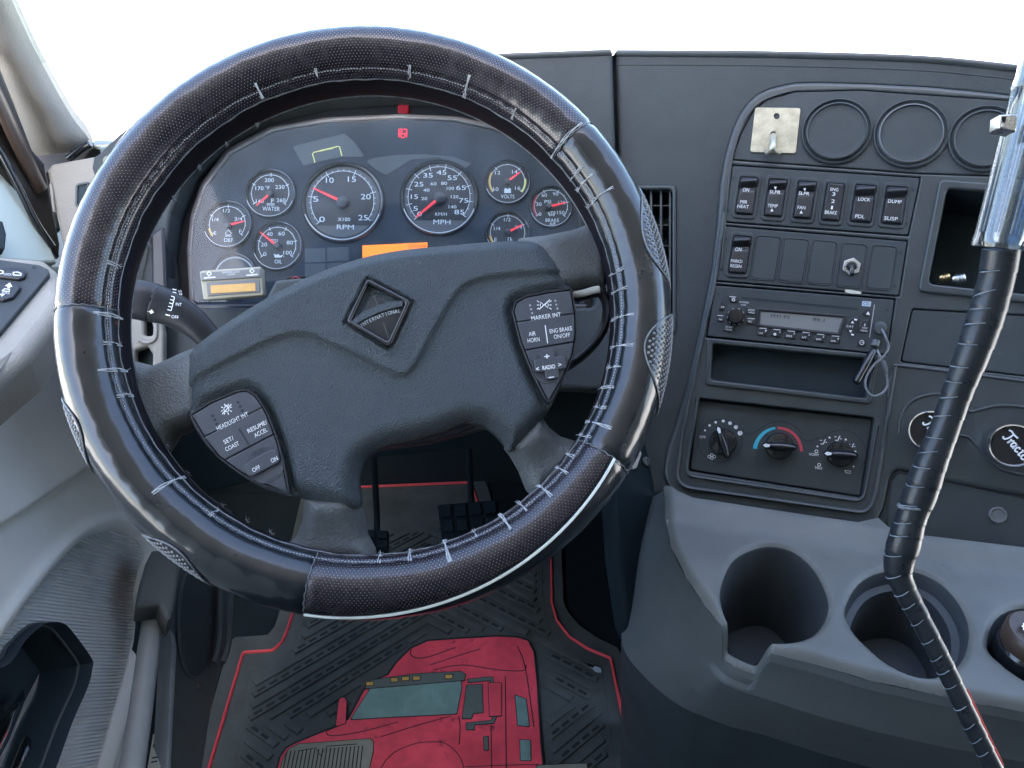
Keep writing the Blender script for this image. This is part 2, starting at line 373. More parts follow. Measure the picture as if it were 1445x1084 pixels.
_n.links.new(_t.outputs[0], _r.inputs[0]); _n.links.new(_r.outputs[0], _m.inputs[0]); _n.links.new(_o.inputs[0].links[0].from_socket, _m.inputs[1]); _n.links.new(_d.outputs[0], _m.inputs[2]); _n.links.new(_m.outputs[0], _o.inputs[0])
M['glass'] = thin_glass('windshield_glass', (.93, .97, .95), .04)
M['chrome'] = mat('chrome', (.85, .85, .86), .08, 1)
M['steel'] = mat('worn_steel', (.55, .55, .54), .3, 1, var=.15, vscale=80)
M['zinc'] = mat('yellow_zinc', (.40, .385, .30), .42, .7, bump=.2, bscale=400, var=.25, vscale=90)
M['brass'] = mat('brass', (.55, .42, .22), .3, 1)
M['cap'] = mat('cap_vinyl', (.20, .185, .155), .6, bump=.35, bscale=420, kind='leather', var=.06, vscale=9, dist=.0007)
M['beige'] = mat('grey_beige_vinyl', (.29, .28, .245), .6, bump=.35, bscale=420, kind='leather', var=.06, vscale=9, dist=.0007)
M['door'] = mat('door_grey_vinyl', (.64, .645, .61), .55, bump=.22, bscale=700, var=.06, vscale=8)
M['mint'] = mat('painted_frame', (.48, .56, .52), .35, coat=.2)
M['rubber'] = mat('weatherstrip_rubber', (.020, .017, .016), .55, var=.2, vscale=20)
M['brown'] = mat('brown_sheen_lid', (.055, .036, .026), .4, var=.2, vscale=20)  # painted sheen on the door seal; own colour of the bottle lid
M['charcoal'] = mat('charcoal_plastic', (.076, .086, .088), .52, spec=.3, bump=.3, bscale=1100, var=.1, vscale=15)
M['grab'] = mat('grab_plastic', (.12, .13, .135), .45, bump=.2, bscale=1300, var=.12, vscale=15)
M['grab2'] = mat('grab_bar_plastic', (.22, .235, .24), .45, bump=.2, bscale=1300, var=.12, vscale=15)
M['cup'] = mat('cup_shaded_plastic', (.040, .047, .053), .5, bump=.3, bscale=1000, spec=.3)  # tray plastic with the shade of the deep cups in its colour
M['ledge'] = mat('tray_plastic', (.104, .109, .101), .46, bump=.3, bscale=1000, var=.16, vscale=10, wear=((.062, .070, .073), 30, .61))
M['mat'] = mat('rubber_mat', (.082, .096, .096), .6, spec=.08, bump=.3, bscale=600, var=.25, vscale=12, wear=((.19, .205, .20), 110, .66))
M['matdark'] = mat('rubber_groove', (.03, .037, .04), .7, spec=.08)
M['matred'] = mat('red_rubber', (.78, .085, .125), .55, spec=.3, bump=.2, bscale=500, var=.25, vscale=14, wear=((.36, .05, .07), 30, .60))
M['matline'] = mat('red_border', (.80, .08, .10), .55, var=.1)
M['matteal'] = mat('teal_rubber', (.18, .31, .29), .55, spec=.3, var=.2, vscale=25)
M['matolive'] = mat('olive_rubber', (.27, .28, .23), .6, spec=.3, var=.15, vscale=25)
M['matgrey'] = mat('grey_rubber', (.12, .15, .14), .6, spec=.3, var=.1)
M['matamber'] = mat('amber_rubber', (.60, .38, .09), .6)
M['tape'] = mat('black_tape', (.018, .022, .027), .31, bump=.12, bscale=500, var=.15, vscale=40)
M['tapeshine'] = mat('tape_edge_shine', (.20, .23, .26), .3)
M['redwire'] = mat('red_wire', (.55, .06, .05), .6, spec=.1)
M['acrylic'] = thin_glass('clear_acrylic', (.80, .87, .93), .10, .06)
M['core'] = thin_glass('grip_core', (.66, .75, .83), .14, .1)
M['lcd'] = mat('lcd_grey', (.19, .20, .20), .3)
M['lcdtext'] = mat('lcd_segments', (.02, .026, .03), .5)
M['cream'] = mat('aged_clear_plastic', (.40, .38, .29), .3, var=.1, vscale=40, coat=.3)
M['amberlcd'] = mat('amber_lcd', (.50, .33, .13), .35, emit=(1, .55, .15), estr=.03, var=.15, vscale=60)
M['blue_print'] = mat('blue_print', (.05, .42, .55), .5)
M['hot_print'] = mat('warm_red_print', (.55, .06, .09), .5)
M['paleblue'] = mat('pale_blue_print', (.42, .52, .62), .5)
M['sticker'] = mat('cream_sticker', (.62, .60, .50), .5)
M['ground'] = mat('pale_concrete', (.62, .61, .58), .8, var=.08, vscale=.7)
M['pillar'] = mat('pillar_vinyl', (.135, .125, .102), .6, bump=.35, bscale=420, kind='leather', var=.06, vscale=9, dist=.0007)
M['liner'] = mat('headliner', (.36, .36, .34), .9)
M['carpet'] = mat('rear_trim', (.10, .10, .10), .9)

# ------------------------------------------------------------------ setting: ground outside, cab shell
def boxw(mb, lo, hi, m=0):
    x0, y0, z0 = lo; x1, y1, z1 = hi
    V = [(x, y, z) for z in (z0, z1) for y in (y0, y1) for x in (x0, x1)]
    mb.add(V, [(0, 2, 3, 1), (4, 5, 7, 6), (0, 1, 5, 4), (2, 6, 7, 3), (0, 4, 6, 2), (1, 3, 7, 5)], m, False); return mb
g = MB(); g.add([(-600, -600, -1.3), (600, -600, -1.3), (600, 600, -1.3), (-600, 600, -1.3)], [(0, 1, 2, 3)], 0, False)
o = g.build('ground', M['ground']); tag(o, 'pale concrete yard seen blown out through the windshield', None, None, 'structure')
f = MB(); boxw(f, (-.75, -1.0, -.04), (1.6, 1.62, 0)); o = f.build('cab_floor', M['foot']); tag(o, 'dark footwell floor under the rubber mat', None, None, 'structure')
f = MB(); boxw(f, (-.75, 1.45, .001), (1.6, 1.50, .80)); o = f.build('firewall', M['dark']); tag(o, 'dark firewall at the far end of the footwell', None, None, 'structure')
f = MB(); boxw(f, (.335, .80, .001), (1.2, 1.449, .62)); o = f.build('engine_cover', M['footdark']); tag(o, 'dark engine cover under the dash between the footwells', None, None, 'structure')
f = MB(); boxw(f, (-.42, .98, .80), (1.66, 1.50, .83)); boxw(f, (-.72, .93, .7215), (-.66, 1.499, .799)); boxw(f, (1.6, .70, .001), (1.66, 1.449, .799)); o = f.build('cowl', M['footdark']); tag(o, 'dark cowl closing the cab between dashboard and firewall', None, None, 'structure')
f = MB(); boxw(f, (-.75, -1.05, 1.86), (1.75, .40, 1.92)); o = f.build('cab_roof', M['liner']); tag(o, 'grey headliner over the seats', None, None, 'structure')
f = MB(); boxw(f, (-.75, -1.1, -.04), (1.75, -1.05, 1.92)); o = f.build('rear_wall', M['carpet']); tag(o, 'grey trimmed rear wall of the cab', None, None, 'structure')
f = MB(); boxw(f, (-.72, -1.05, .001), (-.66, 1.448, .72)); boxw(f, (-.72, -1.05, .721), (-.66, -.10, 1.86)); o = f.build('near_side_wall', M['door']); tag(o, 'grey cab side wall behind the driver door', None, None, 'structure')
f = MB(); boxw(f, (1.6, -1.05, -.04), (1.66, -.10, 1.86)); o = f.build('far_pillar_wall', M['door']); tag(o, 'passenger side rear pillar of the cab, its door left out to let light in', None, None, 'structure')  # passenger door omitted so the sunlit ground brightens the driver door

# ------------------------------------------------------------------ steering wheel
WK = camfr(0, 0, 1, math.degrees(.1668), math.degrees(.0819))
wc = CAM - .1099 * RT + .0598 * UP + .6157 * FW; WK.o = wc
RA, RB = .0249, .036; RR = .24 - RA
SW = thing('steering_wheel', tuple(wc), 'black steering wheel in a worn laced leather cover, with a vinyl hub and thumb switches', 'steering wheel')
def wn(th, s): return np.cos(s) / RA, np.sin(s) / RB
def wp(thd, sd_, d=0.0):
    th = np.radians(np.asarray(thd, float)); s = np.radians(np.asarray(sd_, float)); th, s = np.broadcast_arrays(th, s)
    nr, nn = np.cos(s) / RA, np.sin(s) / RB; L = np.hypot(nr, nn); nr, nn = nr / L, nn / L
    r = RR + RA * np.cos(s) + d * nr; h = RB * np.sin(s) + d * nn
    return WK.o + (r * np.cos(th))[..., None] * WK.u + (r * np.sin(th))[..., None] * WK.v + h[..., None] * WK.n
def lumps(T, S):
    return .6 * (.00035 * np.sin(T * .31 + 1.3 * np.sin(S * .04)) * np.sin(S * .05 + .7) + .0003 * np.sin(T * .83 + S * .021) * np.sin(S * .031 + 2) + .00022 * np.sin(T * 1.9 + .4) * np.sin(S * .07 + T * .05))
def cover(name, t0, t1, mt, s0=-200, s1=158, puff=0.0, label=None, pr=None):
    n = int(abs(t1 - t0)); T = np.linspace(t0, t1, n + 1); fr_ = np.linspace(0, 1, 100); lo_ = np.array([s0(t) if callable(s0) else s0 for t in T]); hi_ = np.array([s1(t) if callable(s1) else s1 for t in T])
    TT = np.repeat(T[:, None], 100, 1); SS = lo_[:, None] + (hi_ - lo_)[:, None] * fr_[None]; S = fr_
    d = lumps(TT, SS) + puff - .0010 * np.exp(-((SS - 138) / 3.2) ** 2) * (1 + .4 * np.sin(TT * 1.7)) + .0007 * np.exp(-((SS - 148) / 6) ** 2)
    edge = np.minimum(TT - t0, t1 - TT); d -= .0012 * np.exp(-(edge / .45) ** 2)
    V = wp(TT, SS, d).reshape(-1, 3); N = len(S); F = []; UVs = []
    for i in range(n):
        for j in range(N - 1):
            F.append((i * N + j, (i + 1) * N + j, (i + 1) * N + j + 1, i * N + j + 1))
            uv = lambda a, b: (math.radians(T[a]) * .235, math.radians(SS[a, b]) * .031)
            UVs.append((uv(i, j), uv(i + 1, j), uv(i + 1, j + 1), uv(i, j + 1)))
    mb = MB(); mb.add(V, F, 0, True, UVs); return mb.build(name, mt, SW, label, sharp=None)
cover('rim_cover', 41, 182, M['perf'], s0=-20, label='perforated leather section along the top of the rim')
cover('rim_cover', 182, 259, M['leather'], s0=-20, label='smooth leather section on the left of the rim')
PSP = lambda t: 30 + 48 * (t - 259) / 67
cover('rim_cover', 259, 326, M['leather'], s0=-20, s1=PSP, label='smooth dark leather strip under the pale piping')
cover('rim_cover', 259, 326, M['perf'], s0=PSP, label='perforated leather section along the bottom of the rim')
cover('rim_cover', 326, 401, M['leather'], s0=-20, label='smooth leather section on the right of the rim')
def arc_w(t0, t1, s, d=0, n=None): T = np.linspace(t0, t1, n or max(3, int(abs(t1 - t0) * 1.5))); return wp(T, np.broadcast_to(s, T.shape), d)
mb = MB()       # back of the rim, inside of the cover
T = np.linspace(0, 360, 181)[:-1]; S = np.linspace(150, 382, 40); TT, SS = np.meshgrid(T, S, indexing='ij'); V = wp(TT, SS, -.0014 + 0 * TT).reshape(-1, 3); N = len(S)
mb.add(V, [(i * N + j, ((i + 1) % 180) * N + j, ((i + 1) % 180) * N + j + 1, i * N + j + 1) for i in range(180) for j in range(N - 1)]); mb.build('rim_core', M['inner'], SW)
mb = MB(); T = np.linspace(259, 326, 90); sweep(mb, wp(T, PSP(T), .0004), .0013, .0009, 8); mb.build('piping', M['piping'], SW)
mb = MB(); sweep(mb, wp(T, PSP(T) + 7, .0), .0006, seg=6); mb.build('piping_seam', M['inner'], SW)
for t0, t1, wv in ((41, 182, .0003), (182, 259, .0002), (259, 326, .0003), (326, 401, .0002)):
    T = np.linspace(t0, t1, 120); s = 157.5 + .8 * np.sin(T * .35) + .4 * np.sin(T * 1.1); mb = MB(); sweep(mb, wp(T, s, .0001 + wv * np.sin(T * .9)), .00065, seg=6); mb.build('hem', M['hem'], SW)
mb = MB(); sweep(mb, arc_w(0, 360, 206, -.0012, 240), .0006, seg=5, closed=False); mb.build('back_hem', M['hem'], SW)
# stitches along the crease: hundreds of tiny thread runs
mb = MB()
for k in range(520):
    t = k * 360 / 520; a = arc_w(t, t + .42, 141 + random.uniform(-.8, .8), -.0001, 3); sweep(mb, a, .00034, seg=5)
o = mb.build('crease_stitching', M['dim'], SW); o['kind'] = 'stuff'
# frayed cross lacing: (angle, from s, to s, thickness)
LACE = [(118, 128, 152, 1.5), (104, 133, 150, .8), (82, 130, 150, .9), (68, 120, 158, 1.5), (55, 132, 152, .9), (41.5, 75, 160, 1.0), (34, 120, 160, .8), (31, 118, 160, 1.0), (26, 100, 160, .9), (8, 128, 164, .7), (3.5, 128, 164, .7), (357, 118, 166, .8), (350, 115, 164, .9), (345, 130, 164, .8), (340, 132, 164, .9), (335, 132, 164, .8), (331, 108, 166, 1.1), (327.5, 132, 164, .8), (322, 138, 168, .9), (318, 128, 165, .9),
        (312, 120, 170, 1.2), (306, 130, 168, .9), (301, 118, 172, 1.4), (294, 136, 165, .8), (287, 112, 170, 1.5), (279, 132, 168, 1.0), (272.5, 136, 165, .8), (235, 135, 160, .8), (224, 104, 166, 1.2), (202, 134, 162, .9), (196, 118, 164, 1.1), (190, 132, 162, .8), (183.5, 120, 166, 1.2), (172, 132, 152, 1.0), (150, 190, 212, .8), (140, 190, 212, .8), (131, 190, 212, .8), (206, 195, 214, .7), (214, 195, 214, .8), (222, 195, 214, .7), (233, 195, 214, .8), (240, 195, 214, .7), (246, 195, 214, .8), (122, 192, 212, .8), (163, 192, 212, .7)]
for t, s0, s1, w in LACE:
    s = np.linspace(s0, s1, 9); mb = MB()
    for q in range(3):
        sweep(mb, wp(t + .18 * np.sin(s * .11 + q * 2 + t) + (q - 1) * .16, s, .0004 + .0003 * math.cos(q * 2) * np.sin(np.linspace(0, 3.14, 9))), .0004 * w, seg=5)
    for q in range(4):
        k = random.uniform(s0, s1); sweep(mb, wp(t + np.array([0, random.uniform(-.8, .8)]), np.array([k, k + random.uniform(-5, 5)]), np.array([.0006, random.uniform(.001, .003)])), .00016, seg=4)
    mb.build('lace', M['thread'], SW)
for t in (41, 182, 259, 326):
    mb = MB(); s = np.linspace(-10, 156, 60); sweep(mb, wp(t + .1 * np.sin(s * .4), s, -.0001), .00042, seg=5); mb.build('cross_seam', M['hem'], SW)
# studded grip pads
def pad(t0, t1, smax, peak):
    n = 40; T = np.linspace(t0, t1, n); k = (T - t0) / (t1 - t0); top = smax * np.sin(np.pi * k ** peak) ** .6
    S = np.linspace(0, 1, 14); TT = np.repeat(T[:, None], 14, 1); SS = -40 + (top[:, None] + 40) * S[None]
    mb = MB(); mb.add(wp(TT, SS, .0006 + 0 * TT).reshape(-1, 3), [(i * 14 + j, (i + 1) * 14 + j, (i + 1) * 14 + j + 1, i * 14 + j + 1) for i in range(n - 1) for j in range(13)])
    p = mb.build('grip_pad', M['leather'], SW)
    mb = MB(); sweep(mb, wp(T, top, .0007), .0007, seg=6); mb.build('pad_edge', M['hem'], p)
    mb = MB(); row = 0; s = -38.0
    while s < smax:
        t = t0 + (row % 2) * .6
        while t < t1:
            if s < np.interp(t, T, top) - 5:
                c = wp(t, s, .0006); nrm = unit(wp(t, s, .002) - c); kf = Fr(c, nrm, WK.n + .01 * WK.u); lathe(mb, kf, (0, 0), [(.0013, 0), (.0011, .0006), (.0006, .0010), (0.00001, .0011)], 7)
            t += 1.2
        s += 6.0; row += 1
    q = mb.build('grip_studs', M['stud'], p); q['kind'] = 'stuff'
pad(3.5, 26, 84, .8); pad(-21.5, -1, 96, 1.25); pad(197, 213, 62, 1.0); pad(226, 242, 62, 1.0)

# spokes
def spoke(pts, hfar, axis, label=None, r=6):
    out = WK.px(rnd(pts, r)); A, B = WK.px([axis[0], axis[1]]); d = (B - A) / np.linalg.norm(B - A); L = np.linalg.norm(B - A)
    def h(q):
        s = sdist(out, q); t = ((q - A) @ d) / L
        return .004 + (hfar - .004) * ss(t, 0, 1) - .016 * (1 - np.clip(s / .016, 0, 1)) ** 2.2 - .004 * np.sin(np.clip(t, 0, 1) * 3.14)
    mb = MB(); field(mb, WK, out, h, .0028, skirt=-.025); return mb.build('spoke', M['spoke'], SW, label, sharp=None)
spoke([(310, 466), (276, 484), (238, 495), (200, 508), (168, 500), (160, 560), (206, 668), (222, 640), (240, 612), (285, 590)], -.006, [(280, 535), (185, 570)])
spoke([(730, 330), (772, 325), (812, 312), (842, 300), (872, 330), (868, 402), (835, 405), (800, 416), (760, 400)], -.006, [(780, 365), (860, 350)])
spoke([(418, 698), (426, 706), (420, 735), (408, 760), (385, 775), (400, 800), (530, 800), (526, 775), (515, 755), (508, 720), (500, 690)], -.008, [(465, 710), (460, 785)])
spoke([(712, 628), (722, 640), (735, 662), (746, 690), (760, 705), (845, 640), (818, 618), (796, 612), (778, 600), (762, 580)], -.008, [(745, 610), (790, 665)])
# hub
HUB = [(268, 580), (266, 512), (272, 494), (300, 470), (345, 440), (400, 408), (450, 385), (510, 365), (565, 354), (620, 348), (690, 342), (742, 341), (765, 347), (785, 372), (804, 405), (814, 450), (812, 480), (800, 525), (775, 578), (765, 592), (745, 615), (722, 637), (712, 625), (698, 610), (680, 599), (655, 597), (628, 608), (600, 616), (560, 625), (532, 634), (513, 650), (505, 680), (506, 717), (465, 714), (423, 703), (413, 701), (375, 690), (340, 670), (303, 640), (280, 612)]
hout = WK.px(spl(HUB, 3)); CREST = [(262, 552), (300, 528), (345, 505), (390, 484), (415, 477), (438, 477), (470, 490), (520, 513), (556, 531), (570, 533), (582, 526), (598, 500), (622, 455), (645, 420), (662, 406), (690, 398), (730, 393), (770, 390), (830, 380)]
crest = WK.px(np.vstack([spl(CREST, 4, False), [(860, 250), (240, 250)]]))
LPAD = [(272.5, 587), (304, 568), (340, 553.3), (353, 551.8), (365.4, 558.8), (374.8, 571.4), (384, 588.6), (398, 626), (406, 659), (413, 697), (408, 697), (374.8, 686), (343.4, 670), (312, 646.7), (291.7, 620)]
RPAD = [(720.8, 444.8), (725, 430), (740, 421.6), (773, 415), (805, 411.2), (811, 446.5), (812, 474.7), (808, 503), (794.7, 536), (773, 573.4), (766.5, 566), (748, 529.5), (731.6, 488)]
lp, rp = WK.px(rnd(LPAD, 4)), WK.px(rnd(RPAD, 4)); ecx = WK.px([(537, 450)])[0]
dia = WK.px([(521, 398), (586, 433), (553, 503), (488, 462)])
def hubh(q):
    s = sdist(hout, q); h = .010 - .014 * (1 - np.clip(s / .017, 0, 1)) ** 2.3
    h += .0042 * ss(sdist(crest, q), -.0016, .0022) + .002 * np.exp(-(np.hypot(*(q - ecx).T) / .05) ** 2)
    for p in (lp, rp):
        e = sdist(p, q); h = h * (1 - ss(e, -.009, .0005)) + .0022 * ss(e, -.009, .0005)
    e = sdist(dia, q); h += .0012 * ss(e, -.004, -.0015) - .003 * ss(e, -.0008, .0006)
    return h
mb = MB(); field(mb, WK, hout, hubh, .0019, skirt=-.02); hub = mb.build('hub_pad', M['hub'], SW, sharp=None)
mb = MB(); rib(mb, WK, [(567, 573), (576, 571), (584, 567), (587, 562), (584, 560)], 1.3, .0107); rib(mb, WK, [(567, 567), (571, 570), (569, 575)], 1.0, .0107); mb.build('moulded_mark', M['charcoal'], hub)
mb = MB(); plate(mb, WK, WK.px(rnd([(521.5, 402), (581.5, 433.5), (552.3, 498.5), (492.5, 461.5)], 6)), .009, .0195, .0016, holes=[WK.px(rnd([(523, 410), (574, 436), (550, 489), (500, 460)], 4))]); em = mb.build('emblem', M['gloss'], hub, 'raised diamond emblem with a lettered band')
ED = [(523, 408), (576, 436), (550, 491), (498, 460)]; mb = MB()
e4 = WK.P(WK.px(ED, .0135), .0135); ce = WK.P(WK.px([(537, 449)], .017), .017)
mb.add(np.vstack([e4, ce]), [(1, 0, 4), (2, 1, 4), (3, 2, 4), (0, 3, 4)], 0, False); mb.build('emblem_facets', M['satin'], em)
bd = [(499, 462), (515, 449), (537, 439), (556, 434), (571, 433.5), (570, 441), (556, 444), (540, 449), (522, 457), (504, 467)]; mb = MB()
plate(mb, WK, WK.px(bd), .012, .0190, .0005); mb.build('emblem_band', M['hub'], em)
mb = MB(); pth = spl([(508, 460.5), (521, 453), (538, 445.5), (554, 440.5), (566, 438.3)], 10, False); cum = np.r_[0, np.cumsum(np.hypot(*np.diff(pth, axis=0).T))]
for i, chx in enumerate('INTERNATIONAL'):
    u_ = cum[-1] * (i + .5) / 13; x = np.interp(u_, cum, pth[:, 0]); y = np.interp(u_, cum, pth[:, 1]); j = min(np.searchsorted(cum, u_), len(pth) - 1); dv = pth[j] - pth[j - 1]
    txt(mb, WK, chx, x, y, 5.2, -math.degrees(math.atan2(dv[1], dv[0])), .85 if chx != 'I' else 1, .0193, .01)
mb.build('lettering', M['dim'], em)
mb = MB(); rib(mb, WK, [(527, 417), (537, 440)], 1.6, .0168); rib(mb, WK, [(541, 455), (549, 480)], 1.6, .0168); mb.build('emblem_stem', M['charcoal'], em)

# thumb switch clusters
def clip_poly(p, a, b, keep):       # keep the part of polygon p on one side of line a-b (photo pixels)
    a, b = np.array(a, float), np.array(b, float); n = np.array([-(b - a)[1], (b - a)[0]]) * keep; d = (p - a) @ n; out = []
    for i in range(len(p)):
        j = (i + 1) % len(p)
        if d[i] >= 0: out.append(p[i])
        if (d[i] >= 0) != (d[j] >= 0): out.append(p[i] + (p[j] - p[i]) * d[i] / (d[i] - d[j]))
    return np.array(out)
def shrink(p, d): q = ccw(p); return off(q, d)
def thumb(P, l1, l2, name, label):
    P = rnd(P, 4); mb = MB(); plate(mb, WK, WK.px(P), -.004, .0105, .0012, holes=[WK.px(shrink(P, 2.2))], hb=.0008); c = mb.build('thumb_switch_frame', M['satin'], SW, label)
    Q = shrink(P, 3.0); parts = [clip_poly(Q, *l1, -1), clip_poly(clip_poly(Q, *l1, 1), *l2, -1), clip_poly(Q, *l2, 1)]; btn = []
    for k, p in enumerate(parts):
        q = shrink(dedupe(p, .05), .55); mb = MB(); plate(mb, WK, WK.px(q), -.003, (.0100, .0100, .0094)[k], .0007); btn.append(mb.build('button', M['btn'], c))
    return c, btn
M['btn'] = mat('button_rubber', (.050, .056, .066), .42, var=.1, vscale=30)
hz = .0104
c, b = thumb(LPAD, ((292.5, 619), (374.8, 577)), ((319, 652), (392, 613.7)), '', 'left thumb switches for headlights and cruise')
mb = MB(); txt(mb, WK, 'HEADLIGHT INT', 328, 594.5, 6.2, 26, h=hz, width=49); x, y = 319.5, 577.5
for k in range(8):
    a = k * math.pi / 4 + .4; rib(mb, WK, [(x + 5.2 * math.cos(a), y + 5.2 * math.sin(a)), (x + 8.2 * math.cos(a), y + 8.2 * math.sin(a))], 1.1, hz)
rib(mb, WK, [(x + 3.6 * math.cos(t), y + 3.6 * math.sin(t)) for t in np.linspace(0, 6.283, 17)], 1.0, hz); rib(mb, WK, [(x - 6, y + 7), (x + 7, y - 7)], 1.2, hz); rib(mb, WK, [(x - 3, y - 6), (x + 2, y - 4.5)], 1.3, hz)
mb.build('lettering', M['white'], b[0])
mb = MB()
for x, y in ((300.3, 587), (303.4, 592.5), (306, 598.4), (335.9, 568), (339, 573.7), (341.8, 579.5)): disc(mb, WK, WK.p1(x, y, hz), WK.r(x, y, 2.1), hz, 10)
mb.build('dots', M['dark'], b[0])
mb = MB()
for s, x, y, w in (('SET/', 322.5, 621, 15), ('COAST', 327.5, 630, 21), ('RESUME/', 363, 602, 30), ('ACCEL', 368, 610.5, 20)): txt(mb, WK, s, x, y, 6, 27, h=hz, width=w)
mb.build('lettering', M['white'], b[1])
mb = MB(); rib(mb, WK, [(337, 605), (352, 629.4)], 1.8, hz); mb.build('divider', M['dark'], b[1])
kc = WK.p1(374, 656, .009); kr = WK.r(374, 656, 26.3); mb = MB(); lathe(mb, WK, kc, [(kr * 1.03, .0088), (kr, .0097), (kr * .93, .0097), (kr * .5, .0086), (.0001, .0084)], 48); kn = mb.build('thumb_dial', M['btn'], b[2])
mb = MB(); plate(mb, WK, WK.px(rnd([(349.5, 658), (353, 655), (388, 636), (395, 637), (399, 650), (397, 655), (362, 673.5), (356, 673)], 2.5)), .008, .0125, .0009); bar = mb.build('dial_grip', M['btn'], kn)
mb = MB(); txt(mb, WK, 'ON', 387, 648.5, 6, 28, h=.0127, width=10); txt(mb, WK, 'OFF', 361.5, 661.5, 6, 28, h=.0127, width=12); mb.build('lettering', M['white'], kn)
mb = MB(); txt(mb, WK, 'CRUISE', 364, 638, 5, 25, h=.0101, width=19); txt(mb, WK, 'CONTROL', 385, 675.5, 5, 30, h=.0101, width=25); mb.build('lettering', M['dark'], kn)
c, b = thumb(RPAD, ((726.6, 459), (809.6, 446.5)), ((737.4, 498), (810.4, 485.5)), '', 'right thumb switches for markers, horn and radio')
mb = MB(); txt(mb, WK, 'MARKER INT', 770.5, 446.5, 6.2, 8, h=hz, width=42); x, y = 768, 430.5
for sx in (-1, 1):
    rib(mb, WK, [(x + sx * .8, y), (x + sx * 5, y - 4), (x + sx * 5.6, y), (x + sx * 5, y + 4), (x + sx * .8, y)], 1.1, hz)
    for q in (-4, 0, 4): rib(mb, WK, [(x + sx * 7.2, y + q), (x + sx * 10.3, y + q * 1.5)], 1.2, hz)
rib(mb, WK, [(x - 7.5, y + 6.5), (x + 8, y - 7.5)], 1.4, hz); mb.build('lettering', M['white'], b[0])
mb = MB()
for x, y in ((748, 431), (749.5, 436.5), (751, 442), (783.7, 424.5), (785, 430), (786.5, 435.5)): disc(mb, WK, WK.p1(x, y, hz), WK.r(x, y, 1.4), hz, 10)
mb.build('dots', M['dim'], b[0])
mb = MB()
for s, x, y, w in (('AIR', 751, 471, 10), ('HORN', 753, 479.8, 17), ('ENG BRAKE', 791.5, 465.5, 32), ('ON/OFF', 793, 474, 23)): txt(mb, WK, s, x, y, 6, 8, h=hz, width=w)
rib(mb, WK, [(769.3, 459), (772.8, 484.6)], 1.3, hz); mb.build('lettering', M['white'], b[1])
kc = WK.p1(773, 519, .009); kr = WK.r(773, 519, 22); mb = MB(); lathe(mb, WK, kc, [(kr * 1.03, .0088), (kr, .0097), (kr * .9, .0095), (kr * .6, .0088), (.0001, .0086)], 40); kn = mb.build('thumb_dial', M['btn'], b[2])
ax, bx = np.array([math.cos(rad(8)), -math.sin(rad(8))]), np.array([math.sin(rad(12)), math.cos(rad(12))]); cr = [(-10, -21), (9, -21), (9, -9), (22, -9), (22, 9), (9, 9), (9, 21), (-10, 21), (-10, 9), (-22, 9), (-22, -9), (-10, -9)]
mb = MB(); plate(mb, WK, WK.px(rnd([np.array((774, 518)) + a * ax + d * bx for a, d in cr], [4, 4, 1, 4, 4, 1, 4, 4, 1, 4, 4, 1])), .008, .0122, .0009); mb.build('direction_pad', M['btn'], kn)
mb = MB()
for s, x, y, hh, w in (('+', 771.8, 503, 8, 8), ('<', 758.5, 520.5, 6, 4.5), ('>', 790, 514.7, 6, 4.5), ('RADIO', 774.4, 518.2, 5.6, 18), ('-', 778, 532.5, 8, 8)): txt(mb, WK, s, x, y, hh, 8, h=.0125, width=w, bold=.02)
mb.build('lettering', M['white'], kn)
# ------------------------------------------------------------------ dashboard
KC = camfr(480, 285, .86, 6, 0)             # instrument cluster plane
KS = camfr(1130, 450, .80, 1.5, -16)        # centre stack plane, turned to the driver
BR = rad
DB = thing('dashboard', tuple(KC.P([(0, -.25)], 0)[0]), 'charcoal moulded dashboard wrapping from the instrument hood to the centre stack', 'dashboard')
DL = [(128, 236), (140, 215), (165, 190), (205, 160), (255, 130), (340, 98), (430, 82), (520, 76), (620, 75), (700, 76.5), (740, 74.8), (780, 73.2), (820, 71.8), (858, 70.6), (863, 70.4), (864.6, 72), (865.5, 100), (869, 215), (876, 420), (880, 545), (790, 548), (700, 600), (500, 640), (300, 600), (215, 560), (180, 450), (160, 340)]
HOLE = [(240, 434), (232, 360), (240, 300), (265, 240), (310, 190), (372, 156), (460, 136), (560, 130), (640, 134), (705, 152), (765, 190), (808, 240), (835, 300), (842, 360), (840, 434)]
mb = MB(); plate(mb, KC, KC.px(spl(DL, 2), .022), -.01, .022, .005, holes=[KC.px(rnd(HOLE, 12), .022)], hb=.004, seg=5); mb.build('instrument_hood', M['dash'], DB)
ARC = [(690, 92), (735, 102), (775, 122), (808, 148), (832, 178), (846, 205)]
mb = MB(); sweep(mb, KC.P(KC.px(spl(ARC, 6, False), .0225), .0225), .0022, seg=8); sweep(mb, KC.P(KC.px(spl([(a - 10, b + 10) for a, b in ARC], 6, False), .0225), .0225), .0015, seg=8); mb.build('hood_trim', M['bezel'], DB)
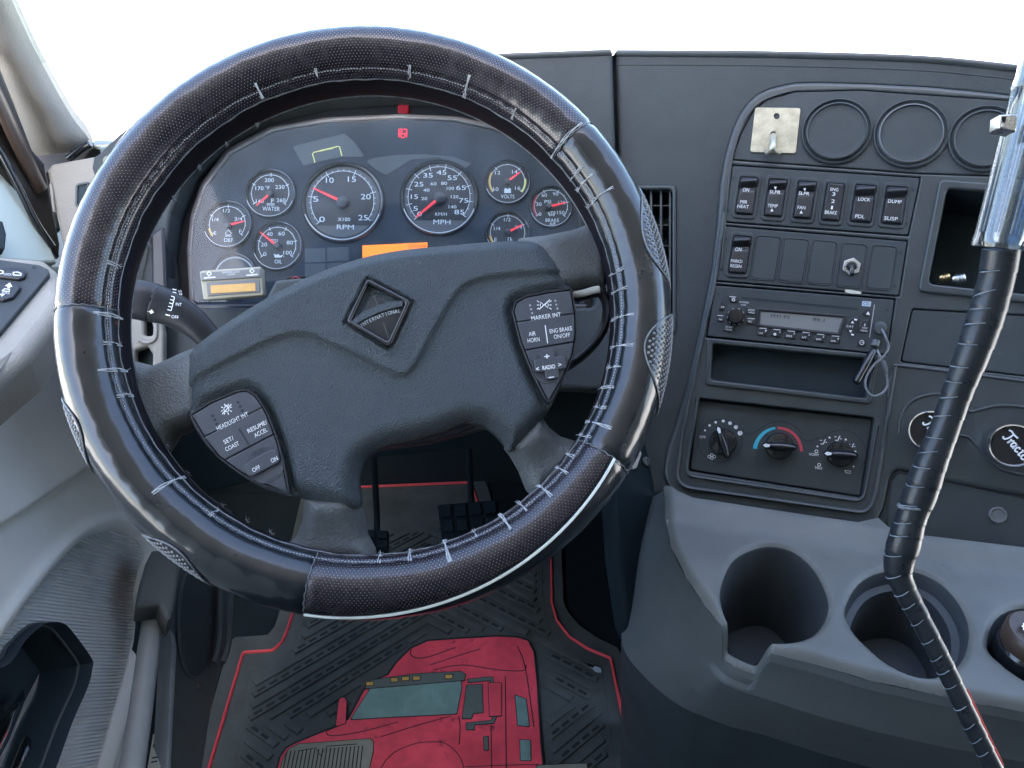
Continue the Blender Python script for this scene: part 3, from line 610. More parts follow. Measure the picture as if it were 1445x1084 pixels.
# dash face right of the seam
DR = [(868, 70.5), (960, 71), (1100, 72.5), (1300, 79), (1445, 93), (1580, 108), (1580, 830), (1300, 792), (1252, 752), (1205, 748), (975, 716), (940, 697), (915, 700), (884, 640), (878, 545), (872, 215)]
ST = [(940, 682), (936, 664), (942, 630), (966, 555), (1004, 380), (1016, 258), (1027, 204), (1044, 160), (1069, 132), (1106, 119), (1154, 115), (1308, 121), (1445, 135), (1570, 150), (1570, 716), (1445, 700), (1333, 680), (1290, 669), (1268, 664), (1256, 676), (1250, 706), (1240, 731), (1210, 741.5), (975, 707), (952, 697)]
mb = MB(); plate(mb, KS, KS.px(rnd(DR, [2, 0, 0, 0, 0, 4, 4, 4, 6, 0, 0, 8, 4, 10, 2, 0])), -.03, .0, .004, holes=[KS.px(rnd([(890, 264), (953, 264), (953, 470), (890, 470)], 6)), shrink(KS.px(spl(ST, 2)), .0015)], hb=.002, seg=4, m=0); mb.build('dash_face', M['dash'], DB)
mb = MB(); V = [KS.P(KS.px([(x, y)], 0), -.001)[0] for x, y in ((868, 73), (960, 73.5), (1100, 75), (1300, 81.5), (1445, 95.5), (1580, 110))] ; V2 = [v + np.array([.02, .30, -.10]) for v in V]
mb.add(np.array(V + V2), [(i, i + 1, i + 7, i + 6) for i in range(5)]); mb.build('dash_top', M['dash'], DB)
mb = MB(); V = [KC.P(KC.px([p], .0), .0)[0] for p in ((140, 222), (205, 167), (255, 137), (340, 105), (430, 88), (520, 82), (620, 80), (700, 82), (865, 75))]; V2 = [v + np.array([0, .32, -.10]) for v in V]
mb.add(np.array(V + V2), [(i, i + 1, i + 10, i + 9) for i in range(8)]); mb.build('dash_top', M['dash'], DB)
mb = MB(); sweep(mb, KS.P(KS.px(spl([(869.5, 75.5), (960, 76), (1100, 77.5), (1300, 84), (1445, 98), (1580, 113)], 6, False), .0), -.001), .0042, .0036, 12); mb.build('top_lip', M['bezel'], DB)
mb = MB(); sweep(mb, KS.P(KS.px(spl([(870, 92), (960, 92), (1100, 93.5), (1300, 100), (1445, 114), (1580, 129)], 6, False), .0), -.0004), .0012, .0008, 8); mb.build('top_crease', M['dash'], DB)
mb = MB(); sweep(mb, KC.P(KC.px(spl([(700, 80.5), (740, 79), (800, 76.8), (862, 74.5)], 6, False), .022), .021), .0042, .0036, 12); mb.build('top_lip', M['bezel'], DB)
mb = MB(); plate(mb, KC, KC.px([(845, 78), (890, 78), (892, 560), (850, 560)], -.02), -.03, -.02, 0); mb.build('seam_backing', M['dark'], DB)
# vent right of the wheel
vt = thing('air_vent', tuple(KS.P(KS.px([(922, 470)]))[0]), 'black slatted air vent in the dash behind the right side of the rim', 'air vent')
VO = [(889, 262.5), (954, 262.5), (954, 471), (889, 471)]
mb = MB(); plate(mb, KS, KS.px(rnd(VO, 7)), -.012, .003, .0018, holes=[KS.px(rnd([(893, 268), (949, 268), (949, 466), (893, 466)], 6))]); mb.build('vent_frame', M['bezel'], vt)
mb = MB(); plate(mb, KS, KS.px(VO), -.03, -.024, 0); mb.build('vent_back', M['dark'], vt)
for x in (904, 918.5, 932.5, 945.5):
    mb = MB(); plate(mb, KS, KS.px([(x - 1.6, 269), (x + 1.6, 269), (x + 1.6, 465), (x - 1.6, 465)], -.002), -.020, -.003, .0006); mb.build('slat', M['bezel'], vt)
for y in (290, 317.5, 347, 377, 407, 437):
    mb = MB(); plate(mb, KS, KS.px([(894, y - 1), (948, y - 1), (948, y + 1), (894, y + 1)], -.008), -.022, -.009, .0005); mb.build('cross_slat', M['bezel'], vt)
# knee panel and lower dash
KN = camfr(760, 580, .90, -30, 0)
mb = MB(); plate(mb, KN, KN.px(rnd([(200, 520), (878, 535), (905, 640), (900, 700), (840, 676), (700, 632), (500, 650), (270, 700), (215, 640)], 8)), -.02, 0, .004); mb.build('knee_panel', M['footdark'], DB)
mb = MB(); rib(mb, KN, [(735, 559), (790, 546), (850, 544)], 1.2, .0006); mb.build('panel_seam', M['charcoal'], DB)
KP = camfr(912, 690, .83, 10, 35)
mb = MB(); plate(mb, KP, KP.px([(878, 530), (925, 560), (960, 690), (955, 940), (903, 928), (886, 885), (872, 790), (866, 700)]), -.02, 0, .006); mb.build('lower_side_panel', M['footdark'], DB)
mb = MB(); c = KP.p1(911.5, 651, .001); lathe(mb, KP, c, [(KP.r(911, 651, 5.5), .001), (KP.r(911, 651, 4.5), .003), (KP.r(911, 651, 2.5), .003), (KP.r(911, 651, 2.2), .0015), (.0001, .0015)], 20); mb.build('panel_screw', M['charcoal'], DB)
mb = MB(); plate(mb, KP, KP.px(rnd([(903, 634), (906, 640), (899, 660), (893, 663), (892, 656)], 2), .004), 0, .004, .001); mb.build('panel_clip', M['beige'], DB)

# ------------------------------------------------------------------ instrument cluster
IC = thing('instrument_cluster', tuple(KC.P(KC.px([(540, 432)]))[0]), 'instrument cluster behind the wheel with eight dials, red needles and a lit orange display', 'instrument cluster')
mb = MB(); plate(mb, KC, KC.px([(225, 445), (225, 300), (260, 215), (330, 160), (460, 120), (640, 118), (760, 160), (850, 260), (858, 445)]), -.018, -.012, 0); mb.build('housing', M['satin'], IC)
FACE = [(274, 430), (270, 360), (275, 310), (290, 266), (326, 218), (386, 186), (466, 172), (560, 167), (640, 171), (700, 184), (752, 212), (790, 250), (815, 300), (823, 360), (820, 430)]
mb = MB(); plate(mb, KC, KC.px(rnd(FACE, 10), -.004), -.012, -.004, .0012); mb.build('face_panel', M['cluster'], IC)
mb = MB(); plate(mb, KC, KC.px(rnd([(a - (7 if a < 540 else -7), b - 7 if b < 400 else b + 6) for a, b in FACE], 12), -.002), -.012, -.0015, .0012, holes=[KC.px(rnd(FACE, 10), -.002)]); mb.build('face_rim', M['satin'], IC)
for pts in ([(413, 207), (440, 200), (486, 189), (500, 200), (515, 222), (482, 222), (445, 230), (428, 235)], [(516, 228), (530, 223), (560, 219), (600, 218), (640, 222), (668, 232), (650, 240), (620, 222), (580, 226), (545, 248), (530, 240)]):
    mb = MB(); plate(mb, KC, KC.px(rnd(pts, 3), -.004), -.006, -.0034, .0004); mb.build('telltale_window', M['dial2'] if 0 else M['dash2'], IC)
mb = MB()
rib(mb, KC, [(444.6, 230), (441, 217.2), (442.5, 215.2), (477, 206.6), (479.2, 207.5), (482.4, 220)], 1.3, -.0029); txt(mb, KC, 'CHECK ENGINE', 461, 211, 2.6, 12, h=-.0029, width=20); mb.build('telltale_outline', M['yellow'], IC)
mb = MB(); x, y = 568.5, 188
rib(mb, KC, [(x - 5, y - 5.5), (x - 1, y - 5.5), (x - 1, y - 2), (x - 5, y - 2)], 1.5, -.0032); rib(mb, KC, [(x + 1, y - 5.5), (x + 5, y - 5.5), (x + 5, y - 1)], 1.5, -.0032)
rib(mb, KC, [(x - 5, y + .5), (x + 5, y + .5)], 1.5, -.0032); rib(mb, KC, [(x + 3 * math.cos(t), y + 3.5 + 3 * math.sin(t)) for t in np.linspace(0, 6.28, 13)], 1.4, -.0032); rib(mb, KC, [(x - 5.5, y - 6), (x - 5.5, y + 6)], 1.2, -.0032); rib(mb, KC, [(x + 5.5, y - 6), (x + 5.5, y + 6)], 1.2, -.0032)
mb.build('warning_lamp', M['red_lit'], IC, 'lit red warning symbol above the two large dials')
mb = MB(); plate(mb, KC, KC.px(rnd([(561, 138), (576, 138), (576, 160), (561, 160)], 5), -.008), -.012, -.0085, .001); mb.build('lamp_reflection', M['red_dim'], IC, 'dim red reflection of the warning symbol, added as a glowing patch')  # no lamp here: added glowing patch for the symbol's lens reflection
def gauge(cx, cy, R, hub, tip, ring, a0, a1, nmaj, nmin, labels, title=None, seg=None, bands=(), icon=None, label=None, rhub=None, plain=False, tick=(.90, 1.06), nw=1.0):
    c = KC.p1(cx, cy, 0); r = KC.r(cx, cy, R); hd = -.003
    mb = MB(); lathe(mb, KC, c, [(r * .97, -.004), (r * .93, hd), (.0001, hd)], 56); g = mb.build('gauge', M['dial'], IC, label)
    mb = MB(); lathe(mb, KC, c, [(r * 1.02, -.004), (r * 1.0, -.001), (r * .965, .0010), (r * .92, .0006), (r * .90, -.0006), (r * .89, hd)], 56); mb.build('bezel', M['gloss'], g)
    mb = MB(); sector(mb, KC, c, r * .925, r * .95, 200, 340, .0010, 40); mb.build('bezel_line', M['dim'], g)
    if plain: 
        mb = MB(); sector(mb, KC, c, r * .78, r * .85, 10, 170, hd + .0003, 40); mb.build('dial_ring', M['dim'], g); return
    P = lambda a, k: KC.p1(cx, cy, hd) + np.array([math.cos(rad(a)), math.sin(rad(a))]) * KC.r(cx, cy, k)
    cc = KC.p1(cx, cy, hd); k1 = KC.r(cx, cy, 1)
    mb = MB(); h = hd + .0003
    sector(mb, KC, cc, ring * k1 - .00035, ring * k1 + .00035, min(a0, a1), max(a0, a1), h, 60)
    for i in range(nmaj * nmin + 1):
        a = a0 + (a1 - a0) * i / (nmaj * nmin); big = i % nmin == 0
        ribbon(mb, KC, [P(a, ring * (tick[0] if big else .98)), P(a, ring * (tick[1] + (.04 if big else 0)))], .00075 if big else .0005, h)
    for s, x, y, hh, w in labels: txt(mb, KC, s, x, y, hh, 0, h=h + .0001, width=w, bold=.0)
    if title:
        for s, x, y, hh, w in title: txt(mb, KC, s, x, y, hh, -1, h=h + .0004, width=w)
    if icon: icon(mb, h)
    mb.build('lettering', M['gaugeprint'], g)
    if seg:
        p = arcpts(cc, ring * k1 * 1.16, 180 + seg, 360 - seg, 30); mb = MB(); tri = [tuple(range(30))]; mb.add(KC.P(p, h - .0001), tri, 0, False); mb.build('dial_segment', M['dial2'], g)
        mb = MB(); sector(mb, KC, cc, ring * k1 * 1.02, ring * k1 * 1.17, min(a0, a1), max(a0, a1), h - .0002, 60); mb.build('tick_band', M['dial2'], g)
    for mt, b0, b1 in bands:
        mb = MB(); sector(mb, KC, cc, ring * k1 * 1.0, ring * k1 * 1.09, b0, b1, h + .0002, 24); mb.build('zone_band', M[mt], g)
    hc = KC.p1(*hub, .001); tp = KC.p1(*tip, .001); d = (tp - hc); L = np.linalg.norm(d); d /= L; nn = np.array([-d[1], d[0]]); rh = KC.r(*hub, rhub or R * .13)
    mb = MB(); w0, w1 = .0013 * nw, .0005 * nw; q = np.array([hc + d * rh * .6 + nn * w0, hc + d * rh * .6 - nn * w0, tp - nn * w1, tp + nn * w1]); plate(mb, KC, q, .0006, .0015, .0002); nd = mb.build('needle', M['needle'], g)
    mb = MB(); lathe(mb, KC, hc, [(rh, hd), (rh, .0018), (rh * .8, .0026), (.0001, .0028)], 28); mb.build('needle_hub', M['satin'], g)
def ic_water(mb, h):
    for k in range(2): rib(mb, KC, [(376.5 + i * 1.2, 287.5 + k * 2 + (.6 if i % 2 else -.6)) for i in range(10)], .9, h)
    rib(mb, KC, [(383.2, 286), (383.2, 280)], 1.6, h); rib(mb, KC, [(384, 281), (387, 281)], .9, h); rib(mb, KC, [(384, 283.3), (387, 283.3)], .9, h)
def ic_oil(mb, h): flat(mb, KC, [(386, 359), (388, 358.5), (390, 360), (391.5, 359.5), (392.5, 358), (393.5, 359.8), (396, 361), (399, 359.5), (399.5, 360.5), (396.5, 363.5), (387.5, 363.5), (387.5, 361)], h); rib(mb, KC, [(400.3, 361.5), (400.4, 362.8)], .9, h)
def ic_def(mb, h): rib(mb, KC, [(317.5, 333.2), (327, 333.2)], 1.0, h); rib(mb, KC, [(318, 329.5), (321.5, 325), (327, 329.5), (324.5, 331.5), (319.5, 331.5), (318, 329.5)], .9, h); rib(mb, KC, [(322, 325), (322, 323.5), (325, 326)], .9, h)
def ic_batt(mb, h): flat(mb, KC, [(711.5, 266.5), (721, 266.5), (721, 272.5), (711.5, 272.5)], h); rib(mb, KC, [(713.5, 265.3), (713.5, 266.5)], 1.8, h); rib(mb, KC, [(719, 265.3), (719, 266.5)], 1.8, h)
def ic_brake(mb, h):
    rib(mb, KC, [(778.4 + 2.8 * math.cos(t), 301 + 2.8 * math.sin(t)) for t in np.linspace(0, 6.28, 13)], .9, h)
    for sx in (-1, 1): rib(mb, KC, [(778.4 + sx * 4.3, 298), (778.4 + sx * 4.8, 301), (778.4 + sx * 2.5, 305)], .9, h)
    rib(mb, KC, [(778.4, 299.5), (778.4, 302.5)], .9, h)
def ic_fuel(mb, h): rib(mb, KC, [(717, 340), (717, 335.5), (720.5, 335.5), (720.5, 340)], 1.2, h); rib(mb, KC, [(721.5, 336.5), (722.5, 340)], .8, h)
gauge(483.3, 284.4, 58, (483.3, 284.8), (441.8, 265.4), 44, 223, -35, 5, 5, [('0', 454.4, 309.6, 7.6, 8), ('5', 445.5, 281, 7.6, 7.5), ('10', 465.4, 254.4, 7.6, 11), ('15', 496.6, 253, 7.6, 11.5), ('20', 516.2, 277.7, 7.6, 14), ('25', 512.3, 307.2, 7.6, 13.5), ('X100', 485.3, 309.6, 5, 17.5)], [('RPM', 487.3, 320.5, 6.6, 24)], seg=43, label='large dial marked RPM, needle at seven', rhub=8, nw=1.25)
gauge(619.6, 277.7, 55, (620.6, 278.7), (587, 306.4), 43.2, 224, -38, 9, 2, [('0', 592, 302, 6.5, 7), ('5', 586.4, 294.4, 6.5, 6.5), ('15', 584.8, 277.7, 6.5, 10), ('25', 591, 260, 6.5, 13), ('35', 604, 247.5, 6.5, 13.5), ('45', 623, 243.5, 6.5, 14), ('55', 638.2, 251, 6.5, 13.5), ('65', 650.5, 265, 6.5, 13.5), ('75', 654.2, 283, 6.5, 13), ('85', 648.2, 299.3, 6.5, 14), ('20', 598.7, 280.3, 4.4, 8.5), ('40', 601.7, 268.4, 4.4, 8.5), ('60', 611.7, 259.4, 4.4, 8.5), ('80', 626.6, 258.8, 4.4, 8.5), ('100', 635.6, 266, 4.4, 10.5), ('120', 641.6, 277.7, 4.4, 10.5), ('140', 638.6, 292, 4.4, 11), ('KM/H', 622.3, 302.3, 4.6, 16.5)], [('MPH', 623.6, 313.4, 6.6, 24)], seg=43, label='large dial marked MPH, needle at zero', rhub=8, nw=1.25)
gauge(381.3, 272.4, 35.5, (381.6, 273), (361.7, 290), 26, 215, -37, 4, 2, [('200', 380, 254.3, 5.4, 13), ('170', 366.2, 265.8, 5.4, 11.5), ('°F', 377.4, 265, 4.8, 6), ('230', 395, 264, 5.4, 13), ('260', 396.6, 282.6, 5.4, 12.5), ('140', 366.7, 284, 5.4, 11)], [('WATER', 382.7, 294.8, 6, 24.5)], icon=ic_water, label='small dial marked WATER')
gauge(320.9, 316, 34.5, (321.6, 317.8), (345, 311.9), 25, 215, -37, 4, 2, [('1/2', 319.9, 297.3, 5, 10), ('1/4', 304, 310, 5, 9), ('3/4', 336.5, 309, 5, 11), ('E', 303.6, 329, 5, 3.5), ('F', 339.2, 326.6, 5, 3.5)], [('DEF', 322.6, 338.8, 5.4, 12.5)], icon=ic_def, bands=(('amber', 195, 222),), label='small dial marked DEF')
gauge(391.3, 346.4, 35.5, (390.6, 346.8), (366.7, 327.2), 26, 217, -37, 5, 2, [('0', 373.7, 358.5, 5.4, 4.5), ('20', 372.6, 345.1, 5.4, 9), ('40', 380.5, 330.4, 5.4, 8.5), ('60', 397.3, 329.7, 5.4, 9), ('80', 409, 342.4, 5.4, 9), ('100', 406, 356.7, 5.4, 12), ('PSI', 387, 339.9, 5, 9)], [('OIL', 392.6, 369.2, 5.4, 10.5)], icon=ic_oil, label='small dial marked OIL')
gauge(329.5, 389, 33, (329, 389), (329, 360), 26, 200, -20, 2, 2, [], plain=True, label='blank dial behind the readout box')
gauge(716, 256, 32.5, (716, 256), (734.2, 242.8), 24, 215, -37, 3, 2, [('12', 702.3, 243.8, 5, 7.5), ('14', 726.4, 242.6, 5, 7.5), ('10', 699.8, 267, 5, 7.5), ('16', 730.6, 265.5, 5, 7.5)], [('VOLTS', 716.3, 277.4, 5.2, 19)], icon=ic_batt, bands=(('yellow', -38, 8), ('amber', 150, 215)), label='small dial marked VOLTS')
gauge(777.4, 291, 30.5, (775, 291.5), (799, 286), 23, 215, -37, 5, 2, [('60', 768.1, 275.5, 4.8, 7.5), ('90', 784, 273.8, 4.8, 8), ('30', 760.4, 288.3, 4.8, 7.5), ('PSI', 773, 284.7, 4.6, 9), ('120', 793, 286, 4.8, 10), ('0', 762, 302.2, 4.8, 3.8), ('150', 791.5, 300, 4.8, 10.5)], [('BRAKE', 779.4, 310.9, 4.8, 19), ('AIR', 780, 315.9, 4.6, 9.5)], icon=ic_brake, bands=(('redprint', 140, 215),), label='small dial marked BRAKE AIR')
gauge(716.3, 328, 31.5, (717, 327.5), (737.5, 316.9), 24, 215, -37, 4, 2, [('1/2', 716, 310, 4.8, 9.5), ('1/4', 701.5, 322.5, 4.8, 9), ('3/4', 731.7, 321, 4.8, 10), ('E', 699.5, 338, 4.8, 3.5)], icon=ic_fuel, bands=(('amber', 190, 222),), label='fuel dial half hidden by the wheel spoke')
mb = MB(); plate(mb, KC, KC.px([(511.5, 346.5), (603, 342), (603, 374), (511.5, 378)], -.003), -.006, -.0028, .0003); od = mb.build('orange_display', M['orange_lit'], IC, 'lit orange display strip above the wheel hub')
mb = MB(); txt(mb, KC, '207059', 588.5, 347.4, 4.2, 1, h=-.0024, width=25, bold=0); mb.build('lettering', M['dark'], od)
for x0, x1, y0, y1 in ((429.5, 459, 351, 371), (461.5, 492, 349.5, 369.5), (429.5, 459, 372.5, 390), (461.5, 492, 371.5, 389)):
    mb = MB(); plate(mb, KC, KC.px(rnd([(x0, y0), (x1, y0 - 1), (x1, y1 - 1), (x0, y1)], 1), -.003), -.006, -.0034, .0004); mb.build('blank_telltale', M['dash2'], IC)
mb = MB(); plate(mb, KC, KC.px(rnd([(a - (3 if a < 540 else -3), b - 4) for a, b in FACE], 10), .010), .009, .010, .0002); mb.build('lens', M['lens'], IC)
mb = MB(); plate(mb, KC, KC.px(rnd([(268, 428), (830, 428), (830, 441), (268, 441)], 2), .012), -.012, .012, .003); mb.build('lower_ledge', M['satin'], IC)
mb = MB(); plate(mb, KC, KC.px(rnd([(212, 330), (231, 318), (236, 436), (222, 448), (214, 420)], 3), .024), .0, .024, .003); mb.build('hood_side_trim', M['satin'], DB)

# readout box standing in front of the cluster
KR = camfr(326, 402, .80, 2, 4)
RB_ = thing('readout_box', tuple(KR.P(KR.px([(330, 422)]))[0]), 'small yellowed clear readout box with an amber window in front of the blank dial', 'readout box')
BX = [(281.5, 384), (284, 382), (366, 376.2), (368.6, 378), (371.8, 415), (369.5, 417.2), (289, 423.2), (286.3, 421.5)]
mb = MB(); plate(mb, KR, KR.px(BX), -.012, 0, .0014); mb.build('case', M['cream'], RB_)
mb = MB(); plate(mb, KR, KR.px(rnd([(283, 385), (367, 378.5), (368.3, 391), (284.3, 396.5)], 1), .002), -.002, .0022, .0007); mb.build('case_lip', M['lcd'], RB_)
mb = MB(); plate(mb, KR, KR.px(rnd([(291, 399), (365.5, 394), (367, 412.5), (293, 418)], 1), .0012), -.001, .0012, .0004); wd = mb.build('window_surround', M['lcd'], RB_)
mb = MB(); plate(mb, KR, KR.px([(296.6, 403), (360, 399.3), (360.6, 410.5), (298, 414.3)], .002), .001, .002, .0002); mb.build('amber_window', M['amberlcd'], RB_)
mb = MB()
for x, y in ((295, 386.3), (355.6, 382.5)): rib(mb, KR, [(x - 3.2, y), (x, y - 3.2), (x + 3.2, y), (x, y + 3.2), (x - 3.2, y)], 1.8, .0026)
rib(mb, KR, [(287.8, 392.4), (304, 391.2)], 1.9, .0026); rib(mb, KR, [(347.6, 388.7), (363.6, 387.4)], 1.9, .0026); txt(mb, KR, 'DIAMOND LOGIC', 326, 384, 2.6, 4, h=.0026, width=25); txt(mb, KR, 'TOOLBOX', 326, 387.3, 2.2, 4, h=.0026, width=12); mb.build('lettering', M['white'], RB_)
mb = MB(); plate(mb, KR, KR.px(rnd([(389, 396), (420, 392.5), (445, 393), (425, 402), (395, 418), (372, 430), (380, 412)], 3), .0), -.02, .0, .003); o = mb.build('column_bracket', M['charcoal']); tag(o, 'grey bracket poking up between the readout box and the hub', 'bracket')
mb = MB(); plate(mb, KR, KR.px([(404, 390.5), (430, 389), (431, 392.5), (404, 394)], -.004), -.012, -.004, .0006); sw = mb.build('hazard_switch', M['gloss'], o); mb = MB(); rib(mb, KR, [(412, 393), (417, 390.4), (423, 392.6)], 1.0, -.0036); mb.build('hazard_mark', M['hot_print'], sw)

# ------------------------------------------------------------------ centre stack frame
GP = [(1034, 225), (1037, 214), (1046, 189), (1062, 159), (1083, 140), (1123, 130), (1216, 128), (1431, 143), (1570, 156), (1570, 268), (1410, 248), (1299, 244.5)]
S1 = [(1034, 234), (1298, 251.6), (1281, 331.7), (1023, 312.6)]
S2 = [(1021.6, 319.4), (1280, 341), (1268, 417), (1011.7, 395.8)]
RD = [(1009, 403), (1262, 423.5), (1250.5, 500), (998, 474.5)]
CB = [(1005.5, 485.5), (1233, 507.5), (1222, 562), (1003, 536)]
CL = [(986, 566), (1230, 593), (1213, 699), (975, 662)]
RC = [(1337, 266), (1570, 285), (1570, 424), (1445, 414), (1311, 400)]
RP = [(1288, 437), (1445, 446), (1570, 456), (1570, 547), (1445, 530), (1272, 510)]
def grow(p, d): return off(ccw(np.array(p, float)), -d)
holes = [rnd(grow(GP, 1.2), [1, 0, 0, 0, 0, 0, 0, 0, 0, 0, 0, 0]), rnd(grow(S1, 1.6), 2), rnd(grow(S2, 1.6), 2), rnd(grow(RD, 2.0), 2), rnd(CB, 5), rnd(grow(CL, 4), 5), rnd(grow(RC, 6), 8), rnd(grow(RP, 1.5), 5)]
SF = thing('centre_stack_frame', tuple(KS.P(KS.px([(1130, 740)]))[0]), 'black raised surround framing the switch panels, stereo and heater controls', 'dash frame')
mb = MB(); plate(mb, KS, KS.px(spl(ST, 2), .006), -.004, .006, .0045, holes=[KS.px(h, .006) for h in holes], hb=.0016, seg=5); mb.build('frame', M['bezel'], SF)
mb = MB(); plate(mb, KS, KS.px(spl([(1019, 380), (1030, 258), (1038, 208), (1053, 168), (1076, 143), (1112, 130)], 4, False).tolist() + spl([(1110, 128.5), (1074, 141), (1050, 166), (1035, 207), (1027, 258), (1016, 380)], 4, False).tolist(), .0075), .003, .0075, .0006); mb.build('frame_rib', M['bezel'], SF)
fr = [(957, 655), (955, 672), (966, 686), (1000, 693), (1180, 719), (1205, 721), (1221, 714), (1230, 701), (1236, 682), (1247, 620), (1262, 520)]
mb = MB(); sweep(mb, KS.P(KS.px(ropen([(1022, 300), (1008, 400), (966, 590), (953, 686), (1226, 725), (1236, 690), (1247, 620), (1262, 520)], 22), .006), .0056), .0034, .0024, 10); mb.build('frame_step', M['bezel'], SF)
fr2 = [(969, 650), (968, 662), (978, 671), (1204, 706), (1216, 700), (1222, 682), (1238, 600)]
mb = MB(); sweep(mb, KS.P(KS.px(ropen([(985, 560), (967, 671), (1218, 708), (1238, 600)], 14), .006), .006), .0022, .0018, 10); mb.build('frame_step', M['bezel'], SF)
mb = MB(); plate(mb, KS, KS.px([(930, 690), (1000, 350), (1030, 180), (1100, 110), (1575, 140), (1575, 225), (1575, 252), (1330, 240), (1292, 408), (1575, 440), (1575, 720), (1240, 560), (1216, 700)]), -.012, -.009, 0); mb.build('backing', M['dark'], SF)
mb = MB(); well(mb, KS, KS.px(rnd(CB, 5), .004), .004, -.06, 0, .004); mb.build('open_pocket', M['dark'], SF, 'empty open pocket below the stereo')
mb = MB(); plate(mb, KS, KS.px(rnd(grow(CB, 8), 6), .009), .004, .0085, .0015, holes=[KS.px(rnd(grow(CB, .5), 5), .0085)], hb=.0015); mb.build('pocket_rim', M['bezel'], SF)
mb = MB(); well(mb, KS, KS.px(rnd(RC, 8), .004), .004, -.07, 0, .006); mb.build('open_pocket', M['dark'], SF, 'large dark open pocket behind the shifter handle')
mb = MB(); plate(mb, KS, KS.px(rnd(grow(RC, 13), 9), .010), .004, .0095, .002, holes=[KS.px(rnd(grow(RC, .5), 8), .0095)], hb=.002); mb.build('pocket_rim', M['bezel'], SF)
mb = MB(); plate(mb, KS, KS.px(rnd(RP, 5), .004), -.004, .0045, .0012); mb.build('blank_panel', M['dash2'], SF)
# lower edge lines of the valve panel
mb = MB(); sweep(mb, KS.P(KS.px(spl([(1253, 560), (1257, 530), (1264, 519), (1280, 517), (1445, 538), (1570, 556)], 6, False), .006), .0058), .0022, .0016, 8); mb.build('frame_step', M['bezel'], SF)
mb = MB(); sweep(mb, KS.P(KS.px(spl([(1268, 612), (1270, 590), (1283, 568), (1305, 558), (1328, 556), (1350, 563), (1368, 580), (1385, 577), (1410, 572), (1450, 575), (1570, 592)], 6, False), .006), .0058), .0022, .0016, 8); mb.build('valve_surround', M['bezel'], SF)
mb = MB(); sweep(mb, KS.P(KS.px(spl([(1353, 615), (1367, 618), (1385, 638), (1400, 653), (1430, 668), (1570, 690)], 6, False), .006), .0058), .0018, .0014, 8); mb.build('valve_surround', M['bezel'], SF)

# blank gauge panel
GPn = thing('blank_gauge_panel', tuple(KS.P(KS.px([(1230, 245)]))[0]), 'arched panel with three unused round gauge blanks at the top of the stack', 'gauge panel')
mb = MB(); plate(mb, KS, KS.px(rnd(GP, [2, 0, 0, 0, 0, 0, 0, 0, 0, 0, 0, 0]), .005), -.003, .0052, .0012); mb.build('panel', M['dash2'], GPn)
for x, y, R1, R2, hl in ((1180.5, 185.7, 48, 41, 0), (1285, 189, 51, 43, 1), (1390, 196, 50, 42, 0)):
    c = KS.p1(x, y, .006); a, b = KS.r(x, y, R1) * 1.0, KS.r(x, y, R2)
    mb = MB(); lathe(mb, KS, c, [(a, .0053), (a * .985, .0082), (a * .955, .0086), (b * 1.085, .0060), (b * 1.06, .0055), (b * 1.02, .0055), (b * .99, .0086), (b * .955, .0090), (b * .925, .0074), (b * .90, .0072), (b * .70, .0072), (.0001, .0072)], 64); d = mb.build('gauge_blank', M['dash2'], GPn)
    mb = MB(); lathe(mb, KS, c, [(b * 1.03, .0054), (b * 1.0, .0089), (b * .965, .0094), (b * .93, .0073)], 64); mb.build('blank_rim', M['bezel'] if not hl else M['grab'], d, 'pale rim' if hl else None)  # the middle blank gets a paler rim
# hook plate
hk = thing('hook_plate', tuple(KS.P(KS.px([(1093, 216)]))[0]), 'square zinc plated hook plate screwed to the left end of the gauge panel', 'hook')
mb = MB(); t20 = np.linspace(0, 2 * math.pi, 17)[:-1]
plate(mb, KS, KS.px(rnd([(1065.6, 151.5), (1130, 152.4), (1123, 216.5), (1058.5, 214.6)], 4), .007), .0054, .0068, .0004, holes=[KS.px([(1096 + 4.2 * math.cos(t), 164 + 4.2 * math.sin(t)) for t in t20], .007), KS.px([(1091.5 + 4.6 * math.cos(t), 190 + 4.6 * math.sin(t)) for t in t20], .007)]); mb.build('plate', M['zinc'], hk)
hp = [(1091.8, 190, .005), (1091.6, 194, .012), (1091, 202, .019), (1090, 210, .021), (1088.6, 215, .018)]
mb = MB(); sweep(mb, spl(np.array([KS.P(KS.px([(x, y)], h), h)[0] for x, y, h in hp]), 5, False), .0034, .0022, 12, up=KS.u); mb.build('hook_tongue', M['zinc'], hk)
mb = MB(); sweep(mb, spl(np.array([KS.P(KS.px([(x, y)], h), h)[0] for x, y, h in ((1080, 213, .009), (1082, 217, .014), (1088, 213, .019), (1094, 213.5, .019), (1099, 217, .014), (1101, 214, .009))]), 5, False), .0018, .0014, 10); mb.build('hook_foot', M['zinc'], hk)

